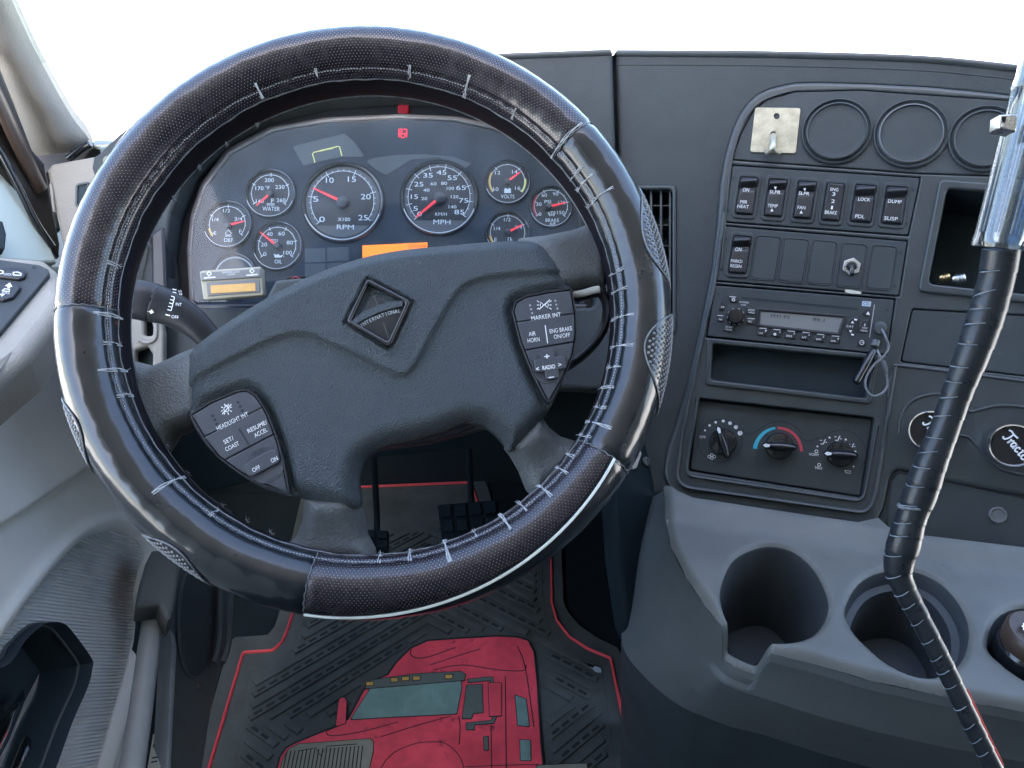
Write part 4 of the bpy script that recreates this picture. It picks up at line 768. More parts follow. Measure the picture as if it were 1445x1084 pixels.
# rocker switch panels
def screwdots(mb, K, pts, h, rp=2.2):
    for x, y in pts: disc(mb, K, K.p1(x, y, h), K.r(x, y, rp), h, 12)
def obox(x, y, w, h, ang, lean):     # an oblique box in photo pixels: w along the panel's row, h along its column
    a = np.array([math.cos(rad(ang)), math.sin(rad(ang))]); b = np.array([-math.sin(rad(lean)), math.cos(rad(lean))]); c = np.array([x, y])
    return [c - a * w / 2 - b * h / 2, c + a * w / 2 - b * h / 2, c + a * w / 2 + b * h / 2, c - a * w / 2 + b * h / 2]
def rocker(par, x, y, lines, cap, ang=4.5, lean=9, w=35, h=65, hz=.0062, label=None):
    mb = MB(); plate(mb, KS, KS.px(rnd(obox(x, y, w, h, ang, lean), 8), hz), .002, hz + .0016, .0010, holes=[KS.px(rnd(obox(x, y, w - 9, h - 11, ang, lean), 3), hz)], hb=.0008); s = mb.build('rocker_switch', M['dash2'], par, label)
    out = KS.px(rnd(obox(x, y, w - 10.5, h - 12.5, ang, lean), 2.5), hz); a = np.array([KS.px([(x, y - h / 2 + 6)], hz)[0], KS.px([(x, y + h / 2 - 6)], hz)[0]]); dd = a[1] - a[0]; LL = dd.dot(dd)
    def hf(q):
        t = ((q - a[0]) @ dd) / LL; e = sdist(out, q)
        if cap: base = .0030 + .0040 * np.exp(-((t - .14) / .09) ** 2) - .0024 * np.exp(-((t - .30) / .07) ** 2) + .0010 * t
        else: base = .0042 - .0020 * t * (1 - t) + .0008 * (1 - t)
        return hz + base - .0022 * (1 - np.clip(e / .0016, 0, 1)) ** 2
    mb = MB(); field(mb, KS, out, hf, .0011, skirt=.002); r = mb.build('rocker', M['satin'], s)
    mb = MB()
    for tx, dx, dy, hh, wd in lines:
        t = (dy + h / 2 - 6) / (h - 12); hh_ = hz + .0048 + .0010 * t if cap else hz + .0054
        if tx == '^': flat(mb, KS, [(x + dx - 2.2, y + dy + 1.5), (x + dx + 2.2, y + dy + 1.5), (x + dx, y + dy - 3)], hh_)
        elif tx == 'v': flat(mb, KS, [(x + dx - 2.2, y + dy - 1.5), (x + dx + 2.2, y + dy - 1.5), (x + dx, y + dy + 3)], hh_)
        else: txt(mb, KS, tx, x + dx, y + dy, hh, -ang, h=hh_, width=wd, skew=5)
    mb.build('lettering', M['white'], r)
U1 = thing('switch_panel', tuple(KS.P(KS.px([(1155, 322)]))[0]), 'upper switch panel with six black rocker switches starting with MIR HEAT', 'switch panel', 'rocker switch panels')
mb = MB(); plate(mb, KS, KS.px(rnd(S1, 2), .006), -.002, .0062, .0010); mb.build('panel', M['dash2'], U1)
mb = MB(); screwdots(mb, KS, [(1034.6, 251.5), (1028, 297.5), (1288.5, 268), (1278.5, 316)], .0064); mb.build('screw_holes', M['dark'], U1)
rocker(U1, 1053.6, 277, [('ON', -1, -9, 5.4, 9), ('MIR', -4, 8, 4.8, 10), ('HEAT', -5, 14.5, 4.8, 16)], True, label='switch marked ON, MIR HEAT')
rocker(U1, 1094.3, 280, [('v', 0, -15, 0, 0), ('SLPR', -.5, -9, 4.8, 15), ('TEMP', -4, 10.5, 4.8, 14), ('^', -5, 17, 0, 0)], True, label='switch marked SLPR, TEMP')
rocker(U1, 1135.6, 283, [('v', 0, -16, 0, 0), ('SLPR', -1, -10, 4.8, 15), ('FAN', -4.5, 10, 4.8, 11), ('^', -5, 17, 0, 0)], True, label='switch marked SLPR, FAN')
rocker(U1, 1175.5, 286, [('ENG', 2, -18.5, 4.6, 11), ('3', 1, -12, 5, 4.5), ('2', 0, -2, 5, 5), ('1', -1.5, 7, 5, 2.5), ('BRAKE', -3, 14, 5, 17)], False, label='switch marked ENG 3 2 1 BRAKE')
rocker(U1, 1218, 288, [('LOCK', 1.5, -6.5, 4.8, 17), ('PDL', -4.5, 17.5, 5.2, 13)], True, w=39, label='switch marked LOCK, PDL')
rocker(U1, 1261.8, 290.5, [('DUMP', 1, -6, 4.8, 19), ('SUSP', -4.5, 18, 5.2, 19)], True, w=39, label='switch marked DUMP, SUSP')
U2 = thing('switch_panel', tuple(KS.P(KS.px([(1140, 406)]))[0]), 'lower switch panel with one rocker marked PARKD REGEN, blanks and a metal toggle', 'switch panel', 'rocker switch panels')
mb = MB(); plate(mb, KS, KS.px(rnd(S2, 2), .006), -.002, .0062, .0010); mb.build('panel', M['dash2'], U2)
mb = MB(); screwdots(mb, KS, [(1024.6, 337.5), (1018.5, 380.5), (1271, 357.5), (1262, 404)], .0064); mb.build('screw_holes', M['dark'], U2)
rocker(U2, 1044, 360, [('ON', -2, -8, 5.4, 9), ('PARKD', -4.5, 8.5, 4.4, 16), ('REGEN', -5.5, 15.5, 4.4, 15.5)], True, label='switch marked ON, PARKD REGEN')
for x, y in ((1080.7, 364.4), (1120, 368), (1160, 371), (1202, 375), (1244.4, 378)):
    mb = MB(); o2 = rnd(obox(x, y, 38, 64, 4.5, 9), 8); plate(mb, KS, KS.px(o2, .0062), .004, .0072, .0007, holes=[KS.px(shrink(o2, 1.6), .0062)], hb=.0006); plate(mb, KS, KS.px(shrink(o2, 2.4), .0062), .004, .0068, .0006); mb.build('switch_blank', M['dash2'], U2, 'scuffed blank' if x > 1240 else None)
mb = MB(); cN = KS.p1(1201.5, 376.4, .008); rN = KS.r(1201, 376, 13)
hexp = np.array([[cN[0] + rN * math.cos(k * math.pi / 3 + .3), cN[1] + rN * math.sin(k * math.pi / 3 + .3)] for k in range(6)]); tt = np.linspace(0, 2 * math.pi, 21)[:-1]
plate(mb, KS, hexp, .006, .0092, .0006, holes=[np.stack([cN[0] + .5 * rN * np.cos(tt), cN[1] + .5 * rN * np.sin(tt)], 1)]); tg = mb.build('toggle_nut', M['steel'], U2)
mb = MB(); lathe(mb, KS, cN, [(rN * .52, .006), (rN * .50, .0125), (rN * .42, .0135), (.0001, .0137)], 24); mb.build('toggle_bush', M['satin'], tg)
mb = MB(); P0 = KS.P([cN], .011)[0]; P1 = KS.P(KS.px([(1202.5, 387.5)], .026), .026)[0]; sweep(mb, np.array([P0, P0 * .6 + P1 * .4, P0 * .2 + P1 * .8, P1]), [.0014, .0018, .0024, .0020], seg=12); mb.build('toggle_lever', M['chrome'], tg)
mb = MB(); plate(mb, KS, KS.px(rnd([(1192, 408.5), (1200, 409), (1216, 412), (1215, 415), (1202, 414.5), (1193, 412.5)], 1.5), .007), .006, .0066, .0002); mb.build('paint_scrape', M['sticker'], U2)

# car stereo
RA_ = thing('car_stereo', tuple(KS.P(KS.px([(1125, 485)]))[0]), 'black car stereo with a grey display reading FM1 P3 99.1', 'stereo')
mb = MB(); plate(mb, KS, KS.px(rnd(RD, 3), .006), -.004, .0065, .0012); mb.build('face', M['dash2'], RA_)
mb = MB(); screwdots(mb, KS, [(1014.3, 415), (1008.6, 457.5), (1251.5, 437.8)], .0068, 1.8); mb.build('screw_holes', M['dark'], RA_)
mb = MB(); flat(mb, KS, [(1047, 419), (1211.5, 435), (1211, 437.5), (1047, 421.8)], .0068); mb.build('disc_slot', M['dark'], RA_)
mb = MB(); plate(mb, KS, KS.px(rnd([(1069, 434.5), (1196, 445), (1186, 474.5), (1067, 461)], 2), .0075), .006, .0082, .0008, holes=[KS.px(rnd([(1074, 439.5), (1189, 448.5), (1182, 469), (1073, 457)], 1), .0075)], hb=.0015); mb.build('display_frame', M['satin'], RA_)
mb = MB(); plate(mb, KS, KS.px([(1072, 438), (1190, 447.5), (1183, 470.5), (1071, 458)], .0068), .006, .0068, 0); ld = mb.build('display', M['lcd'], RA_)
mb = MB(); txt(mb, KS, 'FM1 P3', 1101, 446.8, 4.6, -5, h=.0071, width=26, skew=5); txt(mb, KS, '99.1', 1155, 451.5, 4.6, -5, h=.0071, width=17, skew=5); mb.build('lettering', M['lcdtext'], ld)
kc = KS.p1(1038.3, 446.6, .012); kr = KS.r(1038, 446, 10.5); mb = MB(); lathe(mb, KS, kc, [(kr * 1.25, .0066), (kr * 1.2, .0085), (kr * 1.05, .0088), (kr, .0155), (kr * .9, .0168), (.0001, .0170)], 36); vk = mb.build('volume_knob', M['gloss'], RA_)
mb = MB()
for a in (20, 60, 100, 140, 175, 215, 250, 285, 320): sector(mb, KS, KS.p1(1038.3, 446.6, .009), kr * 1.08, kr * 1.16, a, a + 17, .0090, 6)
mb.build('knob_marks', M['dim'], vk)
def rb(name, pts, texts, r=1.2, hh=.0082, par=RA_, mt='satin', tm='white'):
    mb = MB(); plate(mb, KS, KS.px(rnd(pts, r), hh), .005, hh, .0006); b = mb.build(name, M[mt], par)
    if texts:
        mb = MB()
        for s, x, y, h_, w in texts:
            if s == '^': flat(mb, KS, [(x - w / 2, y + h_ / 2), (x + w / 2, y + h_ / 2), (x, y - h_ / 2)], hh + .0003)
            elif s == 'v': flat(mb, KS, [(x - w / 2, y - h_ / 2), (x + w / 2, y - h_ / 2), (x, y + h_ / 2)], hh + .0003)
            elif s == 'o': rib(mb, KS, [(x + h_ * math.cos(t), y + h_ * math.sin(t)) for t in np.linspace(0, 6.28, 13)], w, hh + .0003)
            elif s == '_': rib(mb, KS, [(x - w / 2, y - .4), (x + w / 2, y + .4)], h_, hh + .0003)
            else: txt(mb, KS, s, x, y, h_, -6, h=hh + .0003, width=w, skew=5)
        mb.build('lettering', M[tm], b)
    return b
rb('power_button', [(1027, 418.5), (1041, 419), (1040, 427), (1031, 426)], [('o', 1035, 423.2, 1.9, .9), ('_', 1034, 419, .9, 9)])
rb('stereo_button', [(1018.5, 424), (1024, 431), (1021, 438), (1014, 437)], [('24', 1019.6, 433.3, 2.8, 5)])
rb('stereo_button', [(1013, 445), (1022, 446), (1021.5, 454), (1012.5, 453)], [('_', 1016.5, 445.5, .8, 8), ('NK', 1017, 451, 2.8, 5)])
rb('stereo_button', [(1025, 458), (1036, 460), (1033, 469), (1020, 466)], [('SCAN', 1028.5, 461.6, 2.6, 9), ('PSCN', 1028, 465.5, 2.4, 9)])
rb('stereo_button', [(1053, 433), (1067, 437), (1066, 444), (1054, 442)], [('AUDIO', 1060, 437.8, 2.6, 10), ('MENU', 1060.6, 441.5, 2.4, 9)])
rb('stereo_button', [(1054, 450), (1065, 451), (1064, 458), (1054, 457)], [('_', 1060, 449.6, .8, 10), ('SRC', 1058.5, 453.8, 2.6, 6)])
mb = MB(); txt(mb, KS, 'PC POWER', 1050, 426.8, 2.2, -6, h=.0069, width=13); txt(mb, KS, 'LOUD', 1049, 430.3, 2.0, -6, h=.0069, width=7); mb.build('lettering', M['white'], RA_)
for i, (x, y, s, n) in enumerate(((1075.7, 468, 'CNT', '1'), (1095.5, 469.8, 'o', '2'), (1115.5, 472, 'SPKR', '3'), (1136.6, 474, 'APT', '4'), (1157, 476.5, 'RDM', '5'), (1178, 479, 'DIR', '6'))):
    t = [(s, x - 2, y + 2.4, 3, 9 if len(s) > 3 else 6.5)] if s != 'o' else [('o', x - 2, y + 2, 1.4, 1.2)]
    rb('preset_button', [(x - 8.5, y + 3.5), (x - 4, y - 4), (x + 8.5, y - 3), (x + 6, y + 6.5)], t + [(n, x + 5, y - 1.2, 2.6, 2), ('_', x + 1, y - 4.6, .8, 10)])
rb('rocker_pad', [(1196, 456), (1201, 449), (1213, 447.5), (1210, 460), (1207, 474), (1198, 471), (1193, 464)], [('^', 1203, 454.5, 3.6, 4.6), ('v', 1200.3, 468, 3.6, 4.6), ('CAT', 1199.5, 460.8, 2.6, 10), ('_', 1207.5, 451.2, 2.2, 4), ('_', 1203, 472.3, 2.2, 4)], 3)
rb('title_button', [(1212, 461), (1217, 453), (1228, 451), (1224.5, 470), (1213, 468)], [('i', 1220.4, 458.5, 4, 1.6), ('TITLE', 1220, 463, 2.6, 8), ('MENU', 1219.5, 467, 2.4, 10)], 2.5)
rb('eject_button', [(1218, 440), (1225, 435), (1230, 438), (1229, 446), (1219, 444)], [('^', 1225, 441.4, 3.6, 5), ('_', 1225, 444, 1, 5)])
rb('clock_button', [(1211, 479), (1222, 480), (1221, 488), (1210.5, 487)], [('o', 1216.2, 483.4, 3, .8), ('_', 1217, 483.2, .8, 2.4)])
mb = MB(); flat(mb, KS, [(1217, 425), (1229.5, 425.7), (1228.5, 432.7), (1216, 431.8)], .0068); lg = mb.build('disc_logo', M['paleblue'], RA_); mb = MB(); txt(mb, KS, 'CD', 1222.6, 428.8, 4, -4, h=.0071, width=9, bold=.004); mb.build('lettering', M['dash2'], lg)
mb = MB(); rib(mb, KS, [(1234, 430), (1227, 476)], 1.2, .0069); mb.build('face_line', M['dim'], RA_)
# plug, lead and stick hanging from it
AX = thing('audio_adapter', tuple(KS.P(KS.px([(1225, 555)], .03), .03)[0]), 'grey audio plug with a looped lead and a black stick hanging off the stereo', 'audio adapter')
mb = MB(); P0 = KS.P(KS.px([(1242.5, 462)], .006), .006)[0]; P1 = KS.P(KS.px([(1241.7, 464.5)], .022), .022)[0]; sweep(mb, np.array([P0, P0 * .3 + P1 * .7, P1]), [.0062, .0062, .0046], seg=16); mb.build('plug', M['charcoal'], AX)
LD = [(1243, 464, .02), (1246, 468, .025), (1250, 476, .028), (1253.9, 488.6, .03), (1251, 497, .031), (1242.8, 507, .032), (1234, 514, .033), (1228, 521.8, .034), (1223, 531, .034), (1220.6, 540, .034), (1222, 549, .034), (1226, 555, .034), (1231, 558.5, .034), (1237, 558.7, .034), (1244, 555.5, .034), (1250, 549.4, .033), (1252.3, 543, .032), (1252, 534, .031), (1248.3, 520, .029), (1244.5, 509, .027), (1238, 494, .022)]
mb = MB(); sweep(mb, spl(np.array([KS.P(KS.px([(x, y)], h), h)[0] for x, y, h in LD]), 5, False), .0011, seg=8); mb.build('lead', M['hem'], AX)
mb = MB(); sweep(mb, np.array([KS.P(KS.px([(x, y)], h), h)[0] for x, y, h in ((1244.5, 510, .0285), (1248.5, 521, .03), (1250.5, 527, .031))]), [.0032, .0030, .0016], seg=10); mb.build('strain_relief', M['charcoal'], AX)
A, B = KS.P(KS.px([(1233, 494)], .012), .012)[0], KS.P(KS.px([(1207, 541)], .02), .02)[0]
mb = MB(); sweep(mb, np.array([A, A * .94 + B * .06, A * .5 + B * .5, A * .03 + B * .97, B]), [.0042, .0056, .0056, .0054, .004], [.003, .004, .004, .0038, .003], 14, up=KS.n); mb.build('stick', M['gloss'], AX)
C0, C1 = KS.P(KS.px([(1236.5, 481)], .009), .009)[0], KS.P(KS.px([(1234, 489)], .011), .011)[0]; mb = MB(); sweep(mb, np.array([C0 + (C1 - C0) * k / 6 for k in range(7)]), [.0036, .004, .0036, .004, .0036, .004, .0036], seg=14); mb.build('ring', M['hem'], AX)

# heater control panel
HC = thing('heater_control_panel', tuple(KS.P(KS.px([(1095, 680)], -.004), -.004)[0]), 'black heater control panel with three turn knobs and a blue and red arc', 'heater controls')
hc_ = -.002
mb = MB(); plate(mb, KS, KS.px(rnd(grow(CL, 1), 4), hc_), -.008, hc_, .001); mb.build('panel', M['dash2'], HC)
def dial_outline(x, y, r, a0, a1, h): 
    q = [(x + r * math.cos(rad(a)), y - r * .97 * math.sin(rad(a))) for a in np.linspace(a0, a1, 40)]; mb = MB(); rib(mb, KS, q, 1.1, h); return mb
def knob(x, y, R, pa, label):     # turn knob with a finger bar pointing pa degrees in the photo
    c = KS.p1(x, y, hc_ + .006); r = KS.r(x, y, R)
    mb = MB(); lathe(mb, KS, c, [(r * 1.08, hc_), (r * 1.05, hc_ + .004), (r * .96, hc_ + .0065), (r * .6, hc_ + .0075), (.0001, hc_ + .0078)], 40); k = mb.build('knob', M['gloss'], HC, label)
    d = np.array([math.cos(rad(pa)), -math.sin(rad(pa))]); n = np.array([-d[1], d[0]]); c0 = np.array([x, y]); L = R * 1.35
    pts = [c0 + d * L, c0 + d * L * .75 + n * 4.6, c0 + n * 7, c0 - d * L * .8 + n * 5.5, c0 - d * L * 1.02, c0 - d * L * .8 - n * 5.5, c0 - n * 7, c0 + d * L * .75 - n * 4.6]; q = KS.px(spl(pts, 4), hc_ + .012)
    mb = MB(); field(mb, KS, q, lambda u: hc_ + .0175 - .0055 * (1 - np.clip(sdist(q, u) / .0045, 0, 1)) ** 2.2, .0011, skirt=hc_ + .006); mb.build('knob_grip', M['gloss'], k)
    a, b = c0 + d * L * .95, c0 + d * L * .55; hh = hc_ + .0178; mb = MB(); tri = [a, c0 + d * L * .8 + n * 2.6, b + n * 1.6, b - n * 1.6, c0 + d * L * .8 - n * 2.6]; flat(mb, KS, tri, hh); mb.build('pointer', M['white'], k)
knob(1020, 624, 18, 108, 'fan knob pointing up'); knob(1100, 630, 18.5, 176, 'temperature knob under the coloured arc'); knob(1186.5, 641.5, 18, 176, 'vent knob pointing left')
h = hc_ + .0003
mb = dial_outline(1016, 622, 31.5, -160, 200, h); rib(mb, KS, [(1047, 606), (1053, 613), (1062, 612), (1072, 605)], 1.0, h); rib(mb, KS, [(1126, 612), (1136, 622), (1146, 622), (1155, 617)], 1.0, h)
q = [(1099 + 38 * math.cos(rad(a)), 632 - 37 * math.sin(rad(a))) for a in np.linspace(30, 140, 30)]; rib(mb, KS, q, 1.0, h)
q = [(1187 + 35 * math.cos(rad(a)), 640 - 33 * math.sin(rad(a))) for a in np.linspace(-40, 150, 40)]; rib(mb, KS, q, 1.0, h); mb.build('dial_outline', M['dark'], HC)
mb = MB()
for x, y, r_ in ((995, 607.5, 1.3), (1001.3, 600.4, 1.6), (1010, 596, 1.8), (1020.6, 594.2, 2.2), (1030.2, 597.2, 2.7), (1038.6, 602.8, 3.0), (1044.3, 611.3, 3.4)): disc(mb, KS, KS.p1(x, y, h), KS.r(x, y, r_), h, 14)
for x, y, r_ in ((1153.5, 630, 1.3), (1170.6, 617.7, 1.5), (1193.4, 620.4, 1.5), (1207, 637.4, 1.5), (1204.5, 658.5, 1.2)): disc(mb, KS, KS.p1(x, y, h), KS.r(x, y, r_), h, 12)
txt(mb, KS, 'OFF', 991.6, 616.8, 3.6, -6, h=h, width=9); txt(mb, KS, 'NORM', 1148.5, 641.5, 3.8, -5, h=h, width=13); txt(mb, KS, 'MAX', 1155.5, 660.5, 4.2, -6, h=h, width=10.5)
for x, y in ((1152, 637), (1156, 656)): rib(mb, KS, [(x + 2.1 * math.cos(t), y + 2.1 * math.sin(t)) for t in np.linspace(0, 6.28, 13)], .9, h)
for x, y in ((1004.5, 642), (1004.5, 646.6), (1000.8, 644.5), (1008, 644.3)): rib(mb, KS, [(x + 2 * math.cos(t), y + 2 * math.sin(t)) for t in np.linspace(0, 6.28, 11)], .8, h)
for x, y, v in ((1162, 623.5, 0), (1182.5, 618.5, 1), (1202, 629.5, 2)):
    rib(mb, KS, [(x - 4, y + 3), (x, y + 3), (x + 1.5, y - 1), (x + 3, y - 3.5)], 1.3, h); rib(mb, KS, [(x - 5, y - 2), (x - 2, y - 2)], 1.2, h); rib(mb, KS, [(x + 3, y + 1), (x + 5, y + .5)], 1.2, h)
rib(mb, KS, [(1192, 664), (1201, 665), (1200, 668), (1194, 667.5), (1192, 664)], .9, h); mb.build('lettering', M['white'], HC)
for nm, a0, a1, w0, w1 in (('blue_print', 97, 172, 3.2, 6), ('hot_print', 92, 2, 3.2, 4.2)):
    aa = np.linspace(a0, a1, 26); w = np.linspace(w0, w1, 26); o1 = [(1098 + (33 + k / 2) * math.cos(rad(a)), 638 - (34 + k / 2) * math.sin(rad(a)) ) for a, k in zip(aa, w)]; i1 = [(1098 + (33 - k / 2) * math.cos(rad(a)), 638 - (34 - k / 2) * math.sin(rad(a))) for a, k in zip(aa, w)]
    mb = MB(); flat(mb, KS, o1 + i1[::-1], h); mb.build('temperature_arc', M[nm], HC, 'blue half of the temperature arc' if nm[0] == 'b' else 'red half of the temperature arc')

# valve knobs
def valve(x, y, R, label, tx):
    base = KS.P(KS.px([(x, y)], .03), .03)[0]; nv = unit(.55 * KS.n + .45 * unit(CAM - base)); KV = Fr(base, nv, KS.v); r = .5 * (np.linalg.norm(KV.p1(x + R, y) - KV.p1(x - R, y)))
    t = thing('brake_valve_knob', tuple(base), label, 'valve knob', 'brake valve knobs'); mb = MB()
    lathe(mb, KV, (0, 0), [(r * .98, -.012), (r * 1.02, -.006), (r * 1.0, -.001), (r * .95, .0012), (r * .90, .0014), (r * .86, .0004), (r * .85, -.0008)], 64); mb.build('chrome_ring', M['chrome'], t)
    mb = MB(); lathe(mb, KV, (0, 0), [(r * .86, -.001), (.0001, -.001)], 48); cp = mb.build('cap', M['gloss'], t)
    mb = MB(); sweep(mb, np.array([base - KV.n * .012, base - KV.n * .028]), [r * .55, r * .5], seg=24); mb.build('stem', M['dark'], t)
    mb = MB(); SN = {}
    def scr(pl, w=2.4): rib(mb, KV, spl(pl, 6, False), w, -.0004)
    d = np.array([math.cos(rad(50)), math.sin(rad(50))]); p = np.array([-d[1], d[0]]); o_ = np.array(tx, float)
    L = lambda pts: [o_ + d * a + p * b for a, b in pts]     # lettering baseline runs along d, tops point along -p
    scr(L([(-4, -12), (0, -14), (6, -13.5), (13, -14.5)])); scr(L([(5, -13), (4.5, -6), (2, 0), (-1, 1), (-2, -1)]))
    scr(L([(8, -7), (9, -2), (8, 1), (9, -4), (13, -8)]))
    scr(L([(19, -7), (15, -7), (13.5, -2), (16, 0), (19, -5), (19.5, -7), (18.5, -1), (20, 0)]))
    scr(L([(27, -6.5), (24, -7.5), (22, -3), (24, 0), (28, -2)])); scr(L([(33, -13), (31, -4), (31, 0), (34, -1)])); scr(L([(29, -8.5), (36, -9.5)], ), 1.8)
    scr(L([(39, -7), (36, -5), (36, -1), (39, 0), (42, -3), (41, -6.5), (39, -7)])); scr(L([(45, -7), (45.5, -2), (45, 0), (46, -5), (50, -7.5)]))
    mb.build('lettering', M['white'], cp)
valve(1313, 608, 33, 'chrome ringed valve knob lettered Tr, mostly hidden behind the shifter handle', (1304, 598))
valve(1430, 629, 37, 'chrome ringed valve knob lettered Tractor at the edge of the photo', (1417, 618))
# flat lower panel with round button
LP = [(1258, 680), (1268, 668), (1300, 672), (1445, 703), (1570, 720), (1570, 805), (1445, 783), (1296, 761), (1252, 748)]
lpn = thing('lower_stack_panel', tuple(KS.P(KS.px([(1380, 770)], -.01), -.01)[0]), 'flat black panel with a round button under the valve knobs', 'panel')
mb = MB(); plate(mb, KS, KS.px(rnd(LP, 6), .0018), -.02, .0018, .0012); mb.build('panel', M['dash2'], lpn)
c = KS.p1(1408, 727, .003); r = KS.r(1408, 727, 12.5); mb = MB(); lathe(mb, KS, c, [(r, .0017), (r * .96, .0042), (r * .84, .0047), (r * .76, .0032), (r * .6, .0029), (.0001, .0033)], 36); mb.build('round_button', M['grab'], lpn)
# brass fittings lying in the pocket
for x, y, s, nm in ((1333, 391, 1.0, 'single small brass fitting at the left of the stack pocket'), (1353, 393, 1.3, 'larger ribbed brass fitting in the stack pocket, right of the small one')):
    A = KS.P(KS.px([(x - 8 * s, y + 2)], -.004), -.004)[0]; B = KS.P(KS.px([(x + 7 * s, y - 1)], -.006), -.006)[0]
    mb = MB(); n = 9; sweep(mb, np.array([A + (B - A) * k / (n - 1) for k in range(n)]), np.array([.0022, .003, .003, .0042, .003, .0042, .003, .0038, .0024]) * s, seg=14)
    tag(mb.build('pipe_fitting', M['brass'] if s == 1 else M['steel']), nm, 'fitting', 'fittings in the pocket')
# ------------------------------------------------------------------ cup holder console
KL = Fr((0, .6, CAM[2] - .505), (0, 0, 1), (0, 1, 0))       # level top of the console
CON = thing('cup_holder_console', tuple(KL.P(KL.px([(1200, 1000)]), -.2)[0]), 'grey plastic console with moulded cup holders under the centre stack', 'console')
EDGE = [(936, 690), (940, 727), (948, 765), (970, 809), (996, 847), (1012, 866), (1024, 880), (1034, 891), (1046, 899), (1060, 905), (1076, 910), (1094, 915), (1115, 921), (1153, 930), (1232, 954), (1330, 975), (1388, 987), (1445, 997), (1580, 1016)]
OUT = EDGE + [(1580, 802), (1296, 766), (1250, 754), (1236, 741), (1208, 747), (975, 713), (955, 704)]
CUP1 = [(1031, 880), (1017, 850), (1018, 826), (1032.5, 791), (1060, 773), (1091, 767.5), (1122.5, 776), (1150, 801), (1167.5, 836.5), (1171, 862), (1154, 894), (1130, 906), (1100, 908.5), (1085, 909), (1077, 914), (1071, 923), (1065, 937), (1058, 951), (1040, 949), (1020, 938), (1018, 934), (1029, 913), (1032, 900)]
CUP2 = [(1193, 856), (1212, 821), (1243.7, 804), (1286.7, 802), (1330, 821), (1360, 858), (1369, 895), (1357, 933), (1326, 953), (1290.6, 952), (1251.5, 934), (1216, 903), (1198.7, 880)]
CUP3 = [(1394, 905), (1404, 874), (1427, 858), (1460, 856), (1500, 872), (1530, 905), (1535, 940), (1515, 965), (1480, 970), (1445, 957), (1418, 938), (1400, 922)]
lout = KL.px(OUT); c1, c2, c3 = [KL.px(spl(c, 4)) for c in (CUP1[:1] + CUP1[1:13] , CUP2, CUP3)]
# cup 1 opens to the front through a notch in the rim
c1 = KL.px(spl([(1033, 880), (1020, 858), (1017, 829), (1032.5, 791), (1060, 773), (1091, 767.5), (1122.5, 776), (1150, 801), (1167.5, 836.5), (1169, 864), (1153, 891), (1125, 903), (1090, 904), (1058, 895)], 4))
edge = KL.px(spl(EDGE, 3, False))
def lh(q):
    d = dline(edge, q); h = -.007 * (1 - np.clip(d / .010, 0, 1)) ** 2.2
    for c in (c1, c2, c3): e = -sdist(c, q); h = h - .0035 * (1 - np.clip(e / .005, 0, 1)) ** 2.2
    h = h - .030 * (1 - ss(np.hypot(*(q - KL.px([(1052, 899)])[0]).T), .013, .022))
    h = h + .010 * ss(q[:, 1] - np.interp(q[:, 0], back[:, 0], back[:, 1]), -.045, .0) ** 1.6
    return h + .0012 * np.sin(q[:, 0] * 14) * np.cos(q[:, 1] * 11)
back = KL.px([(930, 700), (975, 713), (1205, 747), (1252, 754), (1300, 766), (1580, 802)])
mb = MB(); field(mb, KL, lout, lh, .0027, holes=[c1, c2, c3]); mb.build('tray_top', M['ledge'], CON, sharp=None)
def cup(c, depth, taper, floor_label=None, steps=()):
    p = ccw(c); mb = MB(); lv = [(0, None)] + list(steps) + [(taper, -depth)]; rings = []
    h0 = lh(p); rings.append(KL.P(p, h0)); rings.append(KL.P(off(p, .0012), h0 - .003))
    for o_, h in lv[1:]: rings.append(KL.P(off(p, o_), h))
    n = len(p); V = np.vstack(rings); F = []
    for r in range(len(rings) - 1): F += [(r * n + i, (r + 1) * n + i, (r + 1) * n + (i + 1) % n, r * n + (i + 1) % n) for i in range(n)]
    mb.add(V, F); q = off(p, lv[-1][0]); tri = tessellate_polygon([[Vector((a, b, 0)) for a, b in q]]); mb.add(KL.P(q, lv[-1][1]), list(tri), 0, False)
    return mb.build('cup_holder', M['cup'], CON, floor_label, sharp=50)
def smooth_cup(c, pts): return c
cup(c1, .105, .006, 'notched cup holder')
cup(c2, .082, .0105, 'stepped round cup holder', steps=((.003, -.018), (.0085, -.021), (.0090, -.030)))
cup(c3, .075, .006, 'cup holder with a bottle in it')
# front wall of the console, two bands with a crease
E1 = spl(EDGE, 4, False); M1 = [(906, 705), (905, 750), (909, 795), (931, 848), (955, 884), (970, 903), (985, 922), (1000, 940), (1013, 955), (1030, 964), (1048, 971), (1070, 978), (1100, 988), (1154, 1005), (1232, 1026), (1330, 1048), (1388, 1058), (1445, 1070), (1580, 1094)]
B1 = [(884, 720), (878, 790), (876, 850), (878, 905), (888, 930), (905, 950), (925, 970), (950, 990), (975, 1004), (990, 1010), (1010, 1018), (1035, 1027), (1080, 1038), (1154, 1062), (1232, 1084), (1330, 1110), (1388, 1125), (1445, 1140), (1580, 1170)]
KM = Fr(KL.o - np.array([0, 0, .055]), (0, 0, 1), (0, 1, 0)); KB = Fr(KL.o - np.array([0, 0, .125]), (0, 0, 1), (0, 1, 0))
e1 = KL.px(E1); h1 = lh(e1); m1 = KM.px(spl(M1, 4, False)); b1 = KB.px(spl(B1, 4, False)); P0 = KL.P(e1, h1); P1 = KM.P(m1, 0); P2 = KB.P(b1, 0)
P1 = P1 + np.array([0, -.004, 0]); rows = [P0, P0 * .93 + P1 * .07 - np.array([0, .002, .004]), P0 * .55 + P1 * .45 + np.array([0, 0, -.004]), P0 * .12 + P1 * .88, P1, P1 * .9 + P2 * .1, P1 * .5 + P2 * .5, P2]
